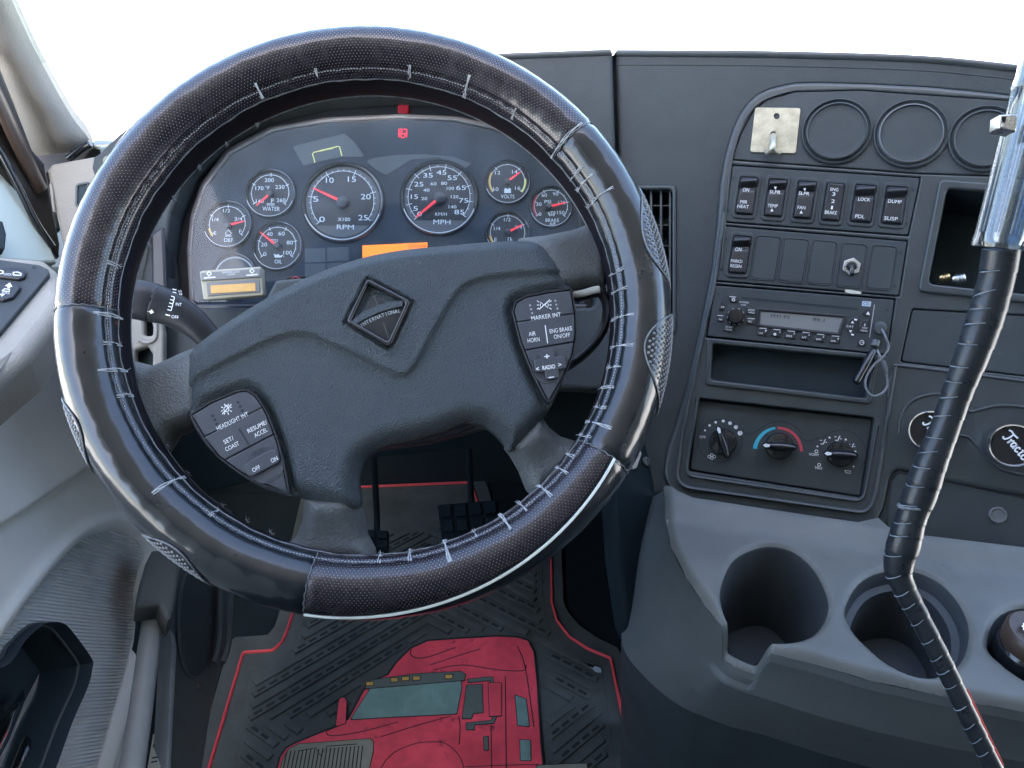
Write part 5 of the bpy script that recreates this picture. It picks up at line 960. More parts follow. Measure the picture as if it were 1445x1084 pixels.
n = len(P0); V = np.vstack(rows); mb = MB(); mb.add(V, [(r * n + i, (r + 1) * n + i, (r + 1) * n + i + 1, r * n + i + 1) for r in range(len(rows) - 1) for i in range(n - 1)]); mb.build('front_wall', M['charcoal'], CON, sharp=12)
# wall below the console down to the floor
low = P2.copy(); low[:, 2] = 0.0; low += np.array([.05, .06, 0]); mb = MB(); V = np.vstack([P2, low]); mb.add(V, [(i, n + i, n + i + 1, i + 1) for i in range(n - 1)]); mb.build('tunnel_wall', M['tunnel'], CON, sharp=None)
# bottle in the third cup holder
cb = KL.px([(1458, 912)])[0]
BT = thing('dark_bottle', tuple(KL.P([cb], -.07)[0]), 'dark bottle with a brown ring topped lid in the rightmost cup holder', 'bottle')
mb = MB(); lathe(mb, KL, cb, [(.022, -.074), (.027, -.07), (.027, -.004), (.024, .001), (.022, .003)], 40); mb.build('bottle_body', M['gloss'], BT)
mb = MB(); lathe(mb, KL, cb, [(.024, .000), (.0245, .004), (.0245, .014), (.022, .017), (.016, .0165), (.0001, .0160)], 40); ldd = mb.build('lid', M['brown'], BT)
mb = MB(); t = np.linspace(0, 6.283, 25)[:-1]; sweep(mb, KL.P(np.stack([cb[0] - .006 + .007 * np.cos(t), cb[1] + .003 + .005 * np.sin(t)], 1), .019), .0014, seg=8, closed=True); mb.build('lid_ring', M['chrome'], ldd)

# ------------------------------------------------------------------ shifter
def cp(x, y, Z): return at(x, y, Z)
GS = thing('gear_shifter', tuple(cp(1440, 1160, .50)), 'tape wrapped gear shifter with a clear acrylic top crossing the right side', 'gear shifter')
PT = [(1413, 352, .470, 24.5), (1408, 385, .473, 23.5), (1402, 410, .475, 23.2), (1390, 450, .478, 23.8), (1372, 500, .482, 22.5), (1353, 548, .487, 20), (1333, 605, .491, 19.2), (1313, 655, .495, 21.5), (1299, 695, .499, 22.5), (1286, 730, .502, 20.3), (1276, 765, .505, 22), (1269, 790, .508, 20.5), (1269, 812, .509, 17.5), (1280, 838, .509, 15.6), (1299, 874, .508, 14.2), (1332, 938, .506, 13.4), (1366, 1010, .504, 13.2), (1400, 1080, .502, 12.8), (1440, 1165, .50, 12.5)]
pp = spl(np.array([(*cp(a, b, z), r * z / FPX) for a, b, z, r in PT]), 12, False); path, rr = pp[:, :3], pp[:, 3]
cum = np.r_[0, np.cumsum(np.linalg.norm(np.diff(path, axis=0), axis=1))]; L = cum[-1]; N = 460; s = np.linspace(0, L, N); path = np.stack([np.interp(s, cum, path[:, k]) for k in range(3)], 1); rr = np.interp(s, cum, rr)
turn = .0122; wob = np.cumsum(np.full(N, L / N) / (turn * (1 + .25 * np.sin(np.arange(N) * .11)))); ph = wob % 1
mb = MB(); sweep(mb, path, rr * 1.0 + .00035 * ph - .0002, seg=28); shaft = mb.build('shaft', M['tape'], GS, sharp=None)
# helical tape edges, their shine put on as a pale colour
T = np.gradient(path, axis=0); T /= np.linalg.norm(T, axis=1)[:, None]; X = np.array([unit(np.cross(t, -FW)) for t in T]); Y = np.cross(X, T)
k0 = 0
wr = np.where(np.diff(np.floor(wob)) > 0)[0]
for k in wr[::1]:
    if k < 3 or k > N - 4: continue
    tilt = random.uniform(.15, .45) * rr[k]; a = np.linspace(-1.6, 1.6, 22); off0 = random.uniform(-.3, .3)
    pts = path[k] + (rr[k] + .0004) * (np.cos(a)[:, None] * -Y[k] * 0 + np.sin(a)[:, None] * X[k] + np.cos(a)[:, None] * unit(CAM - path[k] - (CAM - path[k]).dot(T[k]) * T[k])) + np.sin(a + off0)[:, None] * tilt * T[k] + np.cos(a)[:, None] * 0
    mb = MB(); sweep(mb, pts, .00022 + random.uniform(0, .00018), seg=5); mb.build('tape_edge_shine', M['tapeshine'], shaft)
kr_ = int(np.argmin(np.abs(path[:, 2] - cp(1291, 714, .5)[2]))); mb = MB(); a = np.linspace(0, 2 * math.pi, 41)[:-1]; Q = unit(CAM - path[kr_] - (CAM - path[kr_]).dot(T[kr_]) * T[kr_])
sweep(mb, path[kr_] + (rr[kr_] + .0006) * (np.sin(a)[:, None] * X[kr_] + np.cos(a)[:, None] * Q) + np.sin(a + .4)[:, None] * .003 * T[kr_], .0011, seg=8, closed=True); mb.build('cable_tie', M['hem'], GS)
for y0, y1 in ((505, 790), (975, 1084)):
    ii = [k for k in range(N) if True]; py = np.array([IH / 2 - FPX * (path[k] - CAM).dot(UP) / (path[k] - CAM).dot(FW) for k in range(N)]); sel = np.where((py > y0) & (py < y1))[0]
    ang = 1.2; pts = np.array([path[k] + (rr[k] + .0005) * (math.sin(ang) * X[k] * sgn_ + math.cos(ang) * unit(CAM - path[k] - (CAM - path[k]).dot(T[k]) * T[k])) for k in sel for sgn_ in ((1 if X[k].dot(RT) > 0 else -1),)])
    mb = MB(); sweep(mb, pts, .0011, seg=7); mb.build('red_wire', M['redwire'], GS)
A, B = cp(1413, 352, .470), cp(1488, 70, .445); dv = unit(B - A); n_ = 24; ang = np.linspace(0, 1, n_); 
mb = MB(); Pn = np.array([A + (B - A) * t for t in (0, .004, .03, .06, .7, .78, .8, .82, .86, 1.0)]); sweep(mb, Pn, np.array([.0150, .0166, .0170, .0164, .0164, .0166, .0172, .0172, .0164, .0164]), seg=24)
tube = mb.build('acrylic_tube', M['acrylic'], GS, sharp=30)
mb = MB(); Pn = np.array([A + (B - A) * t for t in (.03, .06, .97)]); sweep(mb, Pn, [.0098, .0108, .0108], seg=20); mb.build('tube_core', M['core'], tube)
mb = MB()
for k in range(10):
    a = k * .628; e1_ = unit(np.cross(dv, FW)); e2_ = np.cross(dv, e1_); o_ = (math.cos(a) * e1_ + math.sin(a) * e2_) * .0135; sweep(mb, np.array([A + (B - A) * .08 + o_, A + (B - A) * .97 + o_]), .0009, seg=6)
mb.build('tube_flute', M['hem'], tube)
cA = cp(1425, 176, .436); cK = Fr(cA, -FW, UP); mb = MB(); plate(mb, cK, cK.px(rnd([(1407, 164), (1432, 163), (1430, 189), (1405, 184)], 3)), -.006, .003, .0012, holes=[cK.px(rnd([(1418, 169), (1427, 168), (1426, 183), (1416, 181)], 1))]); mb.build('clip', M['steel'], GS)

# ------------------------------------------------------------------ steering column, stalk and hand lever
KT = camfr(250, 440, .72, 5, 0)
SCn = thing('steering_column', tuple(cp(560, 620, .80)), 'black steering column behind the wheel with a wiper stalk on the left and a hand lever on the right', 'steering column')
mb = MB(); sweep(mb, np.array([cp(545, 470, .66), cp(545, 480, .72), cp(548, 500, .80), cp(550, 520, .95)]), [.06, .075, .085, .09], [.06, .075, .085, .09], 40, up=RT); mb.build('column_cover', M['satin'], SCn)
mb = MB(); q = KT.px(rnd([(515, 560), (700, 545), (700, 590), (668, 601), (648, 612), (600, 626), (540, 632), (512, 640)], 4), -.05); plate(mb, KT, q, -.09, -.05, .003); mb.build('lower_shroud', M['satin'], SCn)
SP = [(176, 421, .712, 27), (200, 424, .715, 28.5), (214, 427, .717, 28), (217, 428, .7172, 27), (219, 428.5, .7174, 27.5), (236, 434, .719, 25), (256, 444, .721, 23), (275, 457, .723, 20.5), (292, 474, .726, 18), (310, 495, .73, 16.5), (340, 525, .74, 16)]
mb = MB(); a_ = spl(np.array([(*cp(x, y, z), r * z / FPX) for x, y, z, r in SP]), 6, False); sweep(mb, a_[:, :3], a_[:, 3], a_[:, 3] * .62, 28, up=UP); st = mb.build('stalk', M['satin'], SCn, 'wiper stalk marked INT and OFF')
KW = camfr(240, 440, .7035, 4, -10); mb = MB(); w_ = 1.5
rib(mb, KW, [(246.3, 419.5), (241.5, 438.5)], 1.1, 0)
for k in range(5): x, y = 246.3 - 4.8 * k / 4, 419.5 + 19 * k / 4; rib(mb, KW, [(x, y), (x - 4.6 - k * .2, y - 1.6)], 1.0, 0)
rib(mb, KW, [(233.5, 443.8), (240, 445.6)], 1.5, 0); rib(mb, KW, [(243.5, 408), (249, 409.5)], 1.0, 0); rib(mb, KW, [(244, 412.2), (249, 413.5)], 1.0, 0)
txt(mb, KW, 'INT', 252, 429.6, 4.4, -8, h=0, width=8); txt(mb, KW, 'OFF', 247, 447.4, 4.6, -8, h=0, width=10); txt(mb, KW, 'LO', 254, 411, 3, -10, h=0, width=5); txt(mb, KW, 'HI', 255, 415, 3, -10, h=0, width=4)
flat(mb, KW, [(208, 437.2), (213, 438.7), (213.6, 436.5), (217.3, 441), (212, 443), (212.5, 441), (207.3, 439.6)], 0); mb.build('lettering', M['white'], st)
HL = [(796, 421, .655), (815, 419, .65), (835, 414, .645), (847, 414, .645), (855, 424, .648), (857, 440, .65), (853, 460, .653), (842, 480, .656), (828, 496, .659), (812, 509, .662), (795, 520, .665)]
mb = MB(); a_ = spl(np.array([cp(*p) for p in HL]), 6, False); sweep(mb, a_, .0085, .0042, 16, up=FW); hl = mb.build('hand_lever', M['satin'], SCn)
mb = MB(); a_ = spl(np.array([cp(x, y, z) for x, y, z in ((808, 416, .64), (822, 414, .636), (838, 409.5, .633), (847, 408, .632))]), 5, False); sweep(mb, a_, [.001] + [.003] * (len(a_) - 2) + [.0015], .0012, 10, up=UP); mb.build('lever_highlight', M['beige'], hl)  # tan highlight along the lever top, put on as a beige strip

# ------------------------------------------------------------------ left side: pillar, window frame, door
KD = Fr((-.465, .55, .55), (1, 0, .17), (0, 0, 1))           # inner face of the door
def slab3(name, pts, Zs, thick, mt, parent=None, nrm=None, r=4, bev=.004, label=None):
    """A panel through three photo points with their own depths."""
    A, B, C = [at(*p) for p in Zs]; n = unit(np.cross(B - A, C - A)); n = n if n.dot(CAM - A) > 0 else -n
    K = Fr(A, n, (0, 0, 1) if abs(n[2]) < .9 else (0, 1, 0)); mb = MB(); plate(mb, K, K.px(rnd(pts, r)), -thick, 0, bev, seg=4); return mb.build(name, mt, parent, label), K
# windshield pillar trim, a rounded profile
AP = [((-60, -60), (2, -40)), ((-55, -20), (17, 0)), ((-45, 30), (31, 32)), ((-25, 70), (48, 68)), ((-5, 90), (68, 106)), ((14, 130), (89, 144)), ((30, 165), (106, 171)), ((45, 208), (124, 194)), ((52, 225), (131, 210))]
rows = []
for i, (a, b) in enumerate(AP):
    a, b = np.array(a, float) - np.array([34., 0]), np.array(b, float); Z = .80 + .012 * i
    for t in np.linspace(0, 1, 13):
        p = a + (b - a) * t; rows.append(at(p[0], p[1], Z - .012 * t + .045 * max(0, (t - .45) / .55) ** 2.5))
R_ = np.array(rows).reshape(len(AP), 13, 3); R_ = np.stack([spl(R_[:, j], 5, False) for j in range(13)], 1); nr = R_.shape[0]; V = R_.reshape(-1, 3)
mb = MB(); mb.add(V, [(i * 13 + j, (i + 1) * 13 + j, (i + 1) * 13 + j + 1, i * 13 + j + 1) for i in range(nr - 1) for j in range(12)])
V2 = V + np.array([-.02, .05, 0]); mb.add(V2, [(i * 13 + j, i * 13 + j + 1, (i + 1) * 13 + j + 1, (i + 1) * 13 + j) for i in range(nr - 1) for j in range(12)])
for j in (0, 12): mb.add(np.vstack([R_[:, j], R_[:, j] + np.array([-.02, .05, 0])]), [(i, i + 1, nr + i + 1, nr + i) if j else (i, nr + i, nr + i + 1, i + 1) for i in range(nr - 1)])
o = mb.build('pillar_trim', M['pillar'], sharp=60); tag(o, 'grey leather grained windshield pillar trim in the top left corner', 'pillar trim')
o, _ = slab3('corner_cover', [(38, 196), (100, 200), (127, 199), (131, 208), (120, 224), (66, 244), (84, 340), (55, 260)], [(50, 225, .97), (130, 205, .97), (84, 335, .98)], .02, M['rubber'], r=3, bev=.002); tag(o, 'dark trim strip filling the corner between the pillar and the dash end', 'trim')
mb = MB(); sweep(mb, spl(np.array([at(x, y, z) for x, y, z in ((96, 224, .90), (106, 217, .895), (118, 208, .89), (128, 203, .888))]), 5, False), [.002] + [.0045] * 14 + [.003], seg=12); o = mb.build('black_clip', M['gloss']); tag(o, 'small black clip lying between the pillar foot and the dash end', 'clip')
o, kv = slab3('number_strip', [(131, 205), (133, 197), (158, 197), (162, 204)], [(131, 203, .98), (160, 200, .98), (140, 190, 1.02)], .002, M['sticker'], r=.5, bev=.0003); tag(o, 'pale strip printed with a worn code at the foot of the windshield', 'sticker')
mb = MB()
for i in range(11): x = 134 + i * 2.2; rib(mb, kv, [(x, 199), (x - .5, 203.5)], 1.0 if i % 3 else 1.7, .0004)
mb.build('lettering', M['dim'], o)
# dash end cap
DE = thing('dash_end_cap', tuple(at(100, 350, .86)), 'grey beige dash end cap with a small side vent, left of the wheel', 'dash end')
slab3('cap_face', [(64, 240), (72, 230), (144, 217), (175, 210), (200, 330), (170, 480), (150, 520), (92, 380), (87, 352)], [(66, 238, .86), (160, 215, .84), (100, 350, .84)], .03, M['cap'], DE, r=[5, 5, 3, 3, 8, 3, 3, 3, 3], bev=.006)
_, KE = slab3('cap_plate', [(69, 262), (71, 255), (74, 270), (77, 300), (74, 298)], [(66, 238, .857), (160, 215, .837), (100, 350, .837)], .004, M['cap'], DE, r=1, bev=.0008)
mb = MB(); vo = [(106, 262), (110, 258.5), (125, 256), (119, 300), (112, 298), (105.5, 290)]; plate(mb, KE, KE.px(rnd(vo, 2.5), .001), -.01, .0012, .0008, holes=[KE.px(rnd([(109, 263), (112, 261), (124, 259), (117, 297), (113, 295), (108.5, 288)], 2), .001)]); mb.build('side_vent', M['charcoal'], DE)
mb = MB(); plate(mb, KE, KE.px(rnd(grow(vo, -1), 2), -.001), -.01, -.001, 0); mb.build('side_vent_back', M['dark'], DE)
# left dash trim seen through the wheel: beige side vent frame
LVK = camfr(208, 465, .80, 5, 10); LV = thing('side_air_vent', tuple(LVK.P(LVK.px([(210, 505)]))[0]), 'beige framed air vent seen through the wheel under the wiper stalk', 'air vent')
mb = MB(); plate(mb, LVK, LVK.px(rnd([(150, 400), (206, 400), (225, 440), (231, 470), (231, 520), (150, 560)], 4)), -.012, 0, .003, holes=[LVK.px(rnd([(203, 447), (212, 446), (215.5, 462), (215, 474), (203, 474)], 4)), LVK.px(rnd([(190, 495), (208, 488), (215, 500), (214, 530), (190, 545)], 5))]); mb.build('vent_surround', M['beige'], LV)
mb = MB(); plate(mb, LVK, LVK.px([(150, 430), (225, 430), (225, 540), (150, 545)]), -.022, -.016, 0); mb.build('vent_back', M['dark'], LV)
mb = MB(); sweep(mb, LVK.P(LVK.px(spl([(204, 441), (216, 441), (220.5, 462), (218, 479), (206, 484), (196, 480)], 6, False), .001), .001), .0016, seg=8); mb.build('vent_ring', M['beige'], LV)

DO = thing('driver_door', tuple(KD.P([KD.px([(60, 1000)])[0]], 0)[0]), 'grey driver door with a ribbed fabric insert, pull pocket and window frame', 'door')
slab3('window_frame', [(-40, 205), (0, 236), (30, 276), (74, 352), (82, 372), (60, 372), (-40, 366)], [(0, 240, .84), (74, 352, .87), (0, 354, .80)], .03, M['mint'], DO, r=2, bev=.004)
slab3('weatherstrip', [(-30, 50), (0, 92), (24, 152), (47, 212), (64, 231), (75, 290), (86, 345), (84, 370), (72, 352), (55, 322), (25, 271), (-30, 200)], [(0, 95, .82), (86, 345, .90), (0, 225, .83)], .02, M['rubber'], DO, r=3, bev=.004)
mb = MB(); a_ = spl(np.array([at(x, y, z) for x, y, z in ((-20, 105, .80), (0, 146, .815), (22, 195, .835), (44, 240, .86), (58, 268, .875))]), 6, False); sweep(mb, a_, .011, .006, 12, up=FW); mb.build('seal_sheen', M['brown'], DO)  # brown strip stands in for the sheen on the weatherstrip
mb = MB(); a_ = spl(np.array([at(x, y, z) for x, y, z in ((-20, 180, .81), (0, 214, .825), (25, 262, .84), (50, 312, .855), (74, 348, .87))]), 6, False); sweep(mb, a_, .004, seg=10); mb.build('seal_lip', M['gloss'], DO)
slab3('mirror_edge', [(-20, 308), (4, 312), (9, 330), (7, 352), (-20, 352)], [(0, 315, .79), (8, 340, .79), (0, 352, .785)], .02, M['dark'], DO, r=3, bev=.002)
# door skin as one modelled surface
DS = [(-120, 372), (0, 376), (60, 381), (78, 396), (98, 425), (150, 640), (215, 770), (206, 800), (192, 850), (190, 940), (160, 1150), (-120, 1300)]
INS = [(-60, 985), (0, 905), (45, 842), (86, 793), (119, 763), (149, 750.5), (171.5, 749), (192, 757), (208, 780), (203, 800), (195, 835), (193, 905), (165, 1010), (125, 1150), (-60, 1150)]
CR = [(-120, 808), (0, 741.5), (48.5, 710), (97, 678), (150, 640)]
dout = KD.px(DS); insp = KD.px(spl(INS[:13], 4, False).tolist() + [list(INS[13]), list(INS[14])]); crs = KD.px(spl(CR, 4, False)); PKT = [(-60, 985), (0, 938), (22, 907), (46, 885), (60, 880), (74, 881), (86, 889), (110, 920), (119, 935), (119, 942), (112, 971), (89, 1023), (60, 1100), (20, 1180), (-60, 1180)]
pkt = KD.px(spl(PKT, 8))
crl = KD.px(np.vstack([spl(CR, 4, False), [(400, 300), (-200, 200)]]))
def dh(q):
    h = .012 * ss(sdist(crl, q), -.002, .004) - .006 * np.exp(-(dline(crs, q) / .0034) ** 2)
    z = q[:, 1]; h = h + .008 * ss(z, .10, .30)
    e = sdist(insp, q); h = h - .0085 * ss(e, -.003, .0025) + .006 * np.exp(-((e + .012) / .008) ** 2)
    p = sdist(pkt, q); h = h + .004 * np.exp(-((p + .004) / .004) ** 2)
    return h
mb = MB(); field(mb, KD, dout, dh, .0036, holes=[insp], m=0, skirt=-.03)
# corduroy insert gets its own material
ds = mb.build('door_skin', [M['door']], DO, sharp=None)
fm = mat('ribbed_fabric', (.60, .61, .59), .85, bump=.15, bscale=1500, var=.05, vscale=12); n_ = fm.node_tree; tcn = n_.nodes.new('ShaderNodeTexCoord'); sx = n_.nodes.new('ShaderNodeSeparateXYZ'); n_.links.new(tcn.outputs['Object'], sx.inputs[0])
wv = n_.nodes.new('ShaderNodeTexWave'); wv.bands_direction = 'Z'; wv.inputs['Scale'].default_value = 80; wv.inputs['Distortion'].default_value = 0; A_, B_ = KD.P(KD.px([(90, 850), (185, 862)]), 0); rn_ = np.cross(KD.n, unit(B_ - A_))
dp = n_.nodes.new('ShaderNodeVectorMath'); dp.operation = 'DOT_PRODUCT'; dp.inputs[1].default_value = tuple(rn_); n_.links.new(tcn.outputs['Object'], dp.inputs[0]); cx_ = n_.nodes.new('ShaderNodeCombineXYZ'); n_.links.new(dp.outputs['Value'], cx_.inputs['Z']); n_.links.new(cx_.outputs[0], wv.inputs['Vector'])
b2 = n_.nodes.new('ShaderNodeBump'); b2.inputs['Strength'].default_value = 1; b2.inputs['Distance'].default_value = .0022; n_.links.new(wv.outputs[0], b2.inputs['Height']); bs = n_.nodes['Principled BSDF']; old = bs.inputs['Normal'].links[0].from_node; n_.links.new(old.outputs[0], b2.inputs['Normal']); n_.links.new(b2.outputs[0], bs.inputs['Normal'])
ik = off(dedupe(ccw(insp)), .0004); ik2 = KD.px(grow(PKT, 2.2)); 
mb = MB(); field(mb, KD, ik, lambda q: dh(q) - .001, .006, holes=[pkt]); mb.build('fabric_insert', fm, DO, 'ribbed grey fabric insert', sharp=None)
mb = MB(); h_ = KD.P(pkt, dh(pkt)); sweep(mb, np.vstack([h_]), .0022, seg=8, closed=True); mb.build('pocket_rim', M['charcoal'], DO)
mb = MB(); well(mb, KD, pkt, .010, -.05, 0, .004); mb.build('pull_pocket', M['dark'], DO, 'dark pull pocket')
mb = MB(); a_ = spl(np.array([at(x, y, z) for x, y, z in ((-30, 1085, .72), (0, 1038, .75), (16, 1010, .775), (28, 988, .80), (31, 978, .81))]), 6, False); sweep(mb, a_, np.linspace(.016, .004, len(a_)), np.linspace(.009, .003, len(a_)), 14, up=UP); mb.build('latch_lever', M['chrome'], DO)
mb = MB(); a_ = spl(np.array([at(x, y, z) for x, y, z in ((20, 1110, .78), (38, 1060, .80), (46, 1025, .83), (44, 1008, .84))]), 6, False); sweep(mb, a_, np.linspace(.012, .005, len(a_)), seg=14); mb.build('latch_arm', M['gloss'], DO)
# switch panel on the armrest
_, KA = slab3('armrest_top', [(-60, 352), (0, 356), (62, 361), (82, 378), (100, 420), (40, 500), (-60, 580)], [(0, 356, .785), (80, 380, .785), (0, 520, .685)], .05, M['beige'], DO, r=[2, 2, 8, 6, 14, 20, 2], bev=.014)
mb = MB(); SWP = [(-60, 360), (0, 366.6), (56, 374), (69, 380.5), (69, 388), (0, 470), (-60, 530)]; plate(mb, KA, KA.px(rnd(SWP, [1, 1, 5, 4, 4, 1, 1]), .004), -.002, .0045, .0015); wsw = mb.build('window_switch_panel', M['dash2'], DO)
for pts, rr_, ic in (([(-40, 374), (0, 379.5), (27, 380), (37, 384), (35, 391), (27, 394), (0, 391), (-40, 384)], 4, 0), ([(-40, 396), (0, 399), (25, 401.5), (29.5, 406), (18, 420), (4, 424), (-40, 420)], 4, 1)):
    mb = MB(); plate(mb, KA, KA.px(rnd(grow(pts, 2), rr_), .0048), .003, .0052, .0006); plate(mb, KA, KA.px(rnd(pts, rr_), .0075), .003, .0080, .0016); b = mb.build('button', M['satin'], wsw)
    mb = MB(); hh = .0083
    if ic == 0:
        rib(mb, KA, [(19, 388.2), (19, 384.2), (25, 384), (29.5, 386), (29.5, 388.6), (19, 388.2)], 1.6, hh); txt(mb, KA, 'LOCK', 11, 387.2, 3, -5, h=hh, width=11); rib(mb, KA, [(0, 381.5), (4, 382.5), (4, 386), (0, 386.5)], 1.4, hh)
    else:
        flat(mb, KA, [(7, 403.5), (14, 398.8), (17.5, 405), (14.5, 404.6), (13.5, 407), (10.5, 406.5), (11, 404.3)], hh); rib(mb, KA, [(3, 410.5), (6.5, 407.5), (13.5, 408.5), (13, 411.5), (3, 410.5)], 1.4, hh); txt(mb, KA, 'AUTO', 8, 413.6, 2.6, -5, h=hh, width=11); flat(mb, KA, [(0, 414.5), (7, 415.5), (2, 418.6)], hh)
    mb.build('lettering', M['white'], b)
mb = MB(); disc(mb, KA, KA.p1(48, 377.5, .0052), .0016, .0052, 10); mb.build('screw_hole', M['dark'], wsw)
# grab bar at the door opening and kick panel
GB = thing('grab_bar', tuple(at(190, 1084, .84)), 'grey grab bar with a dark cap in the door opening, left of the floor mat', 'grab bar')
mb = MB(); a_ = spl(np.array([(*at(x, y, z), r * z / FPX) for x, y, z, r in ((221, 845, .985, 12), (216, 870, .965, 13.5), (211, 905, .94, 14.5), (204, 960, .91, 15.5), (196, 1020, .88, 16.5), (186, 1084, .85, 18), (172, 1160, .82, 20))]), 6, False); sweep(mb, a_[:, :3], a_[:, 3] * .75, a_[:, 3] * 1.0, 20, up=UP); mb.build('bar', M['grab2'], GB)
slab3('bar_cap', [(214, 776), (242, 770), (256, 800), (246, 862), (236, 880), (223, 854), (190, 857), (196, 825), (205, 794)], [(214, 776, .97), (256, 800, .97), (200, 857, .92)], .04, M['charcoal'], GB, r=[4, 4, 8, 6, 3, 4, 3, 6, 6], bev=.006)
slab3('bar_slot', [(229, 888), (240, 890), (248, 910), (240, 1090), (205, 1090), (215, 1010)], [(230, 890, 1.01), (248, 910, 1.01), (210, 1084, .91)], .01, M['dark'], GB, r=3, bev=.001)
slab3('slot_edge', [(240, 886), (247, 898), (250, 912), (241, 1100), (235.5, 1100), (244, 912)], [(240, 886, 1.0), (250, 912, 1.0), (238, 1084, .90)], .02, M['grab2'], GB, r=2, bev=.002)
o, ks_ = slab3('step_label', [(216, 1036), (226, 1033), (230, 1038), (226, 1090), (207, 1090)], [(216, 1036, .93), (228, 1036, .93), (212, 1084, .90)], .001, M['sticker'], r=1, bev=.0002); tag(o, 'cream step label half hidden behind the grab bar', 'label')
mb = MB(); disc(mb, ks_, ks_.p1(221, 1051, .0003), ks_.r(221, 1051, 5), .0003, 18); rib(mb, ks_, [(214, 1070), (224, 1068)], 2, .0003); rib(mb, ks_, [(213, 1076), (222, 1074)], 2, .0003); mb.build('lettering', M['dark'], o)
KK, kk = slab3('kick_panel', [(205, 640), (330, 720), (338, 800), (325, 900), (300, 1000), (285, 1100), (230, 1110), (238, 900), (246, 800)], [(240, 800, 1.06), (335, 800, 1.18), (260, 1084, .97)], .02, M['charcoal'], r=8, bev=.006); tag(KK, 'dark kick panel with an oval speaker grille left of the floor mat', 'kick panel')
SPK = [(262, 812), (290, 806), (306, 826), (304, 900), (290, 945), (272, 955), (257, 930), (252, 870)]
mb = MB(); plate(mb, kk, kk.px(spl(SPK, 4), .004), .0, .0045, .003); gr = mb.build('speaker_grille', M['dash2'], KK)
mb = MB(); q = kk.px(spl(SPK, 4), .004); sweep(mb, kk.P(q, .0022), .0018, seg=6, closed=True); mb.build('grille_rim', M['charcoal'], KK)
mb = MB()
for k in range(15): y = 822 + k * 8.4; w = 24 * math.sqrt(max(.05, 1 - ((y - 880) / 78) ** 2)); rib(mb, kk, [(279 - w - (y - 880) * .08, y), (279 + w - (y - 880) * .08, y + 2)], 2.2, .0049)
mb.build('grille_rib', M['dash2'], gr)
for x0, x1 in ((312, 318), (326, 331)):
    mb = MB(); a_ = np.array([at(x0 + 2, 790, 1.13), at(x0, 850, 1.10), at(x1 - 8, 905, 1.07), at(x1 - 16, 935, 1.05)]); sweep(mb, spl(a_, 5, False), .004, seg=8); mb.build('panel_crease', M['charcoal'], KK)
mb = MB(); c_ = kk.p1(279, 968, .001); lathe(mb, kk, c_, [(.004, .0005), (.0035, .003), (.0001, .0035)], 14); mb.build('trim_screw', M['steel'], KK)

# ------------------------------------------------------------------ floor mat and pedals
KF = Fr((0, 1.0, .006), (0, 0, 1), (0, 1, 0))
FM = thing('floor_mat', (float(KF.P(KF.px([(600, 1000)]))[0][0]), 1.0, .0), 'black rubber floor mat with a red border and a raised red semi truck design', 'floor mat')
RB1 = [(295, 1084), (343, 921), (385, 918), (398, 906), (406, 888), (412, 868), (430, 760), (452, 690), (660, 681), (668, 690), (684, 740), (742, 760), (778, 780), (779, 850), (786, 876), (804, 899), (830, 916), (862, 929), (893, 1084)]
MO = [(255, 1150), (325, 905), (333, 900), (378, 897), (388, 885), (395, 862), (412, 760), (432, 672), (676, 664), (690, 690), (700, 728), (760, 745), (793, 770), (796, 850), (802, 865), (818, 883), (842, 900), (872, 915), (880, 930), (930, 1150)]
mb = MB(); plate(mb, KF, KF.px(rnd(MO, 5)), -.006, .004, .003); mb.build('mat_base', M['mat'], FM)
RBx = [(278, 1140)] + [(a, b) for a, b in RB1] + [(905, 1140)]
mb = MB(); q = KF.px(spl(RBx, 6, False) if 0 else rnd([RBx[0]] + RBx[1:], [0] + [6] * (len(RBx) - 2) + [0])[:-1], .005); 
sweep(mb, KF.P(q, .0045), .0042, .0028, 10, up=(0, 0, 1)); mb.build('red_border', M['matline'], FM)
mb = MB(); RI = rnd([(318, 1140), (338, 1040), (352, 940), (392, 934), (414, 910), (428, 870), (445, 770), (462, 700), (652, 692), (676, 750), (766, 775), (766, 850), (776, 885), (800, 912), (850, 940), (876, 1140)], 6); plate(mb, KF, KF.px(RI, .006), .003, .0048, .001); mb.build('ribbed_field', M['mat'], FM)
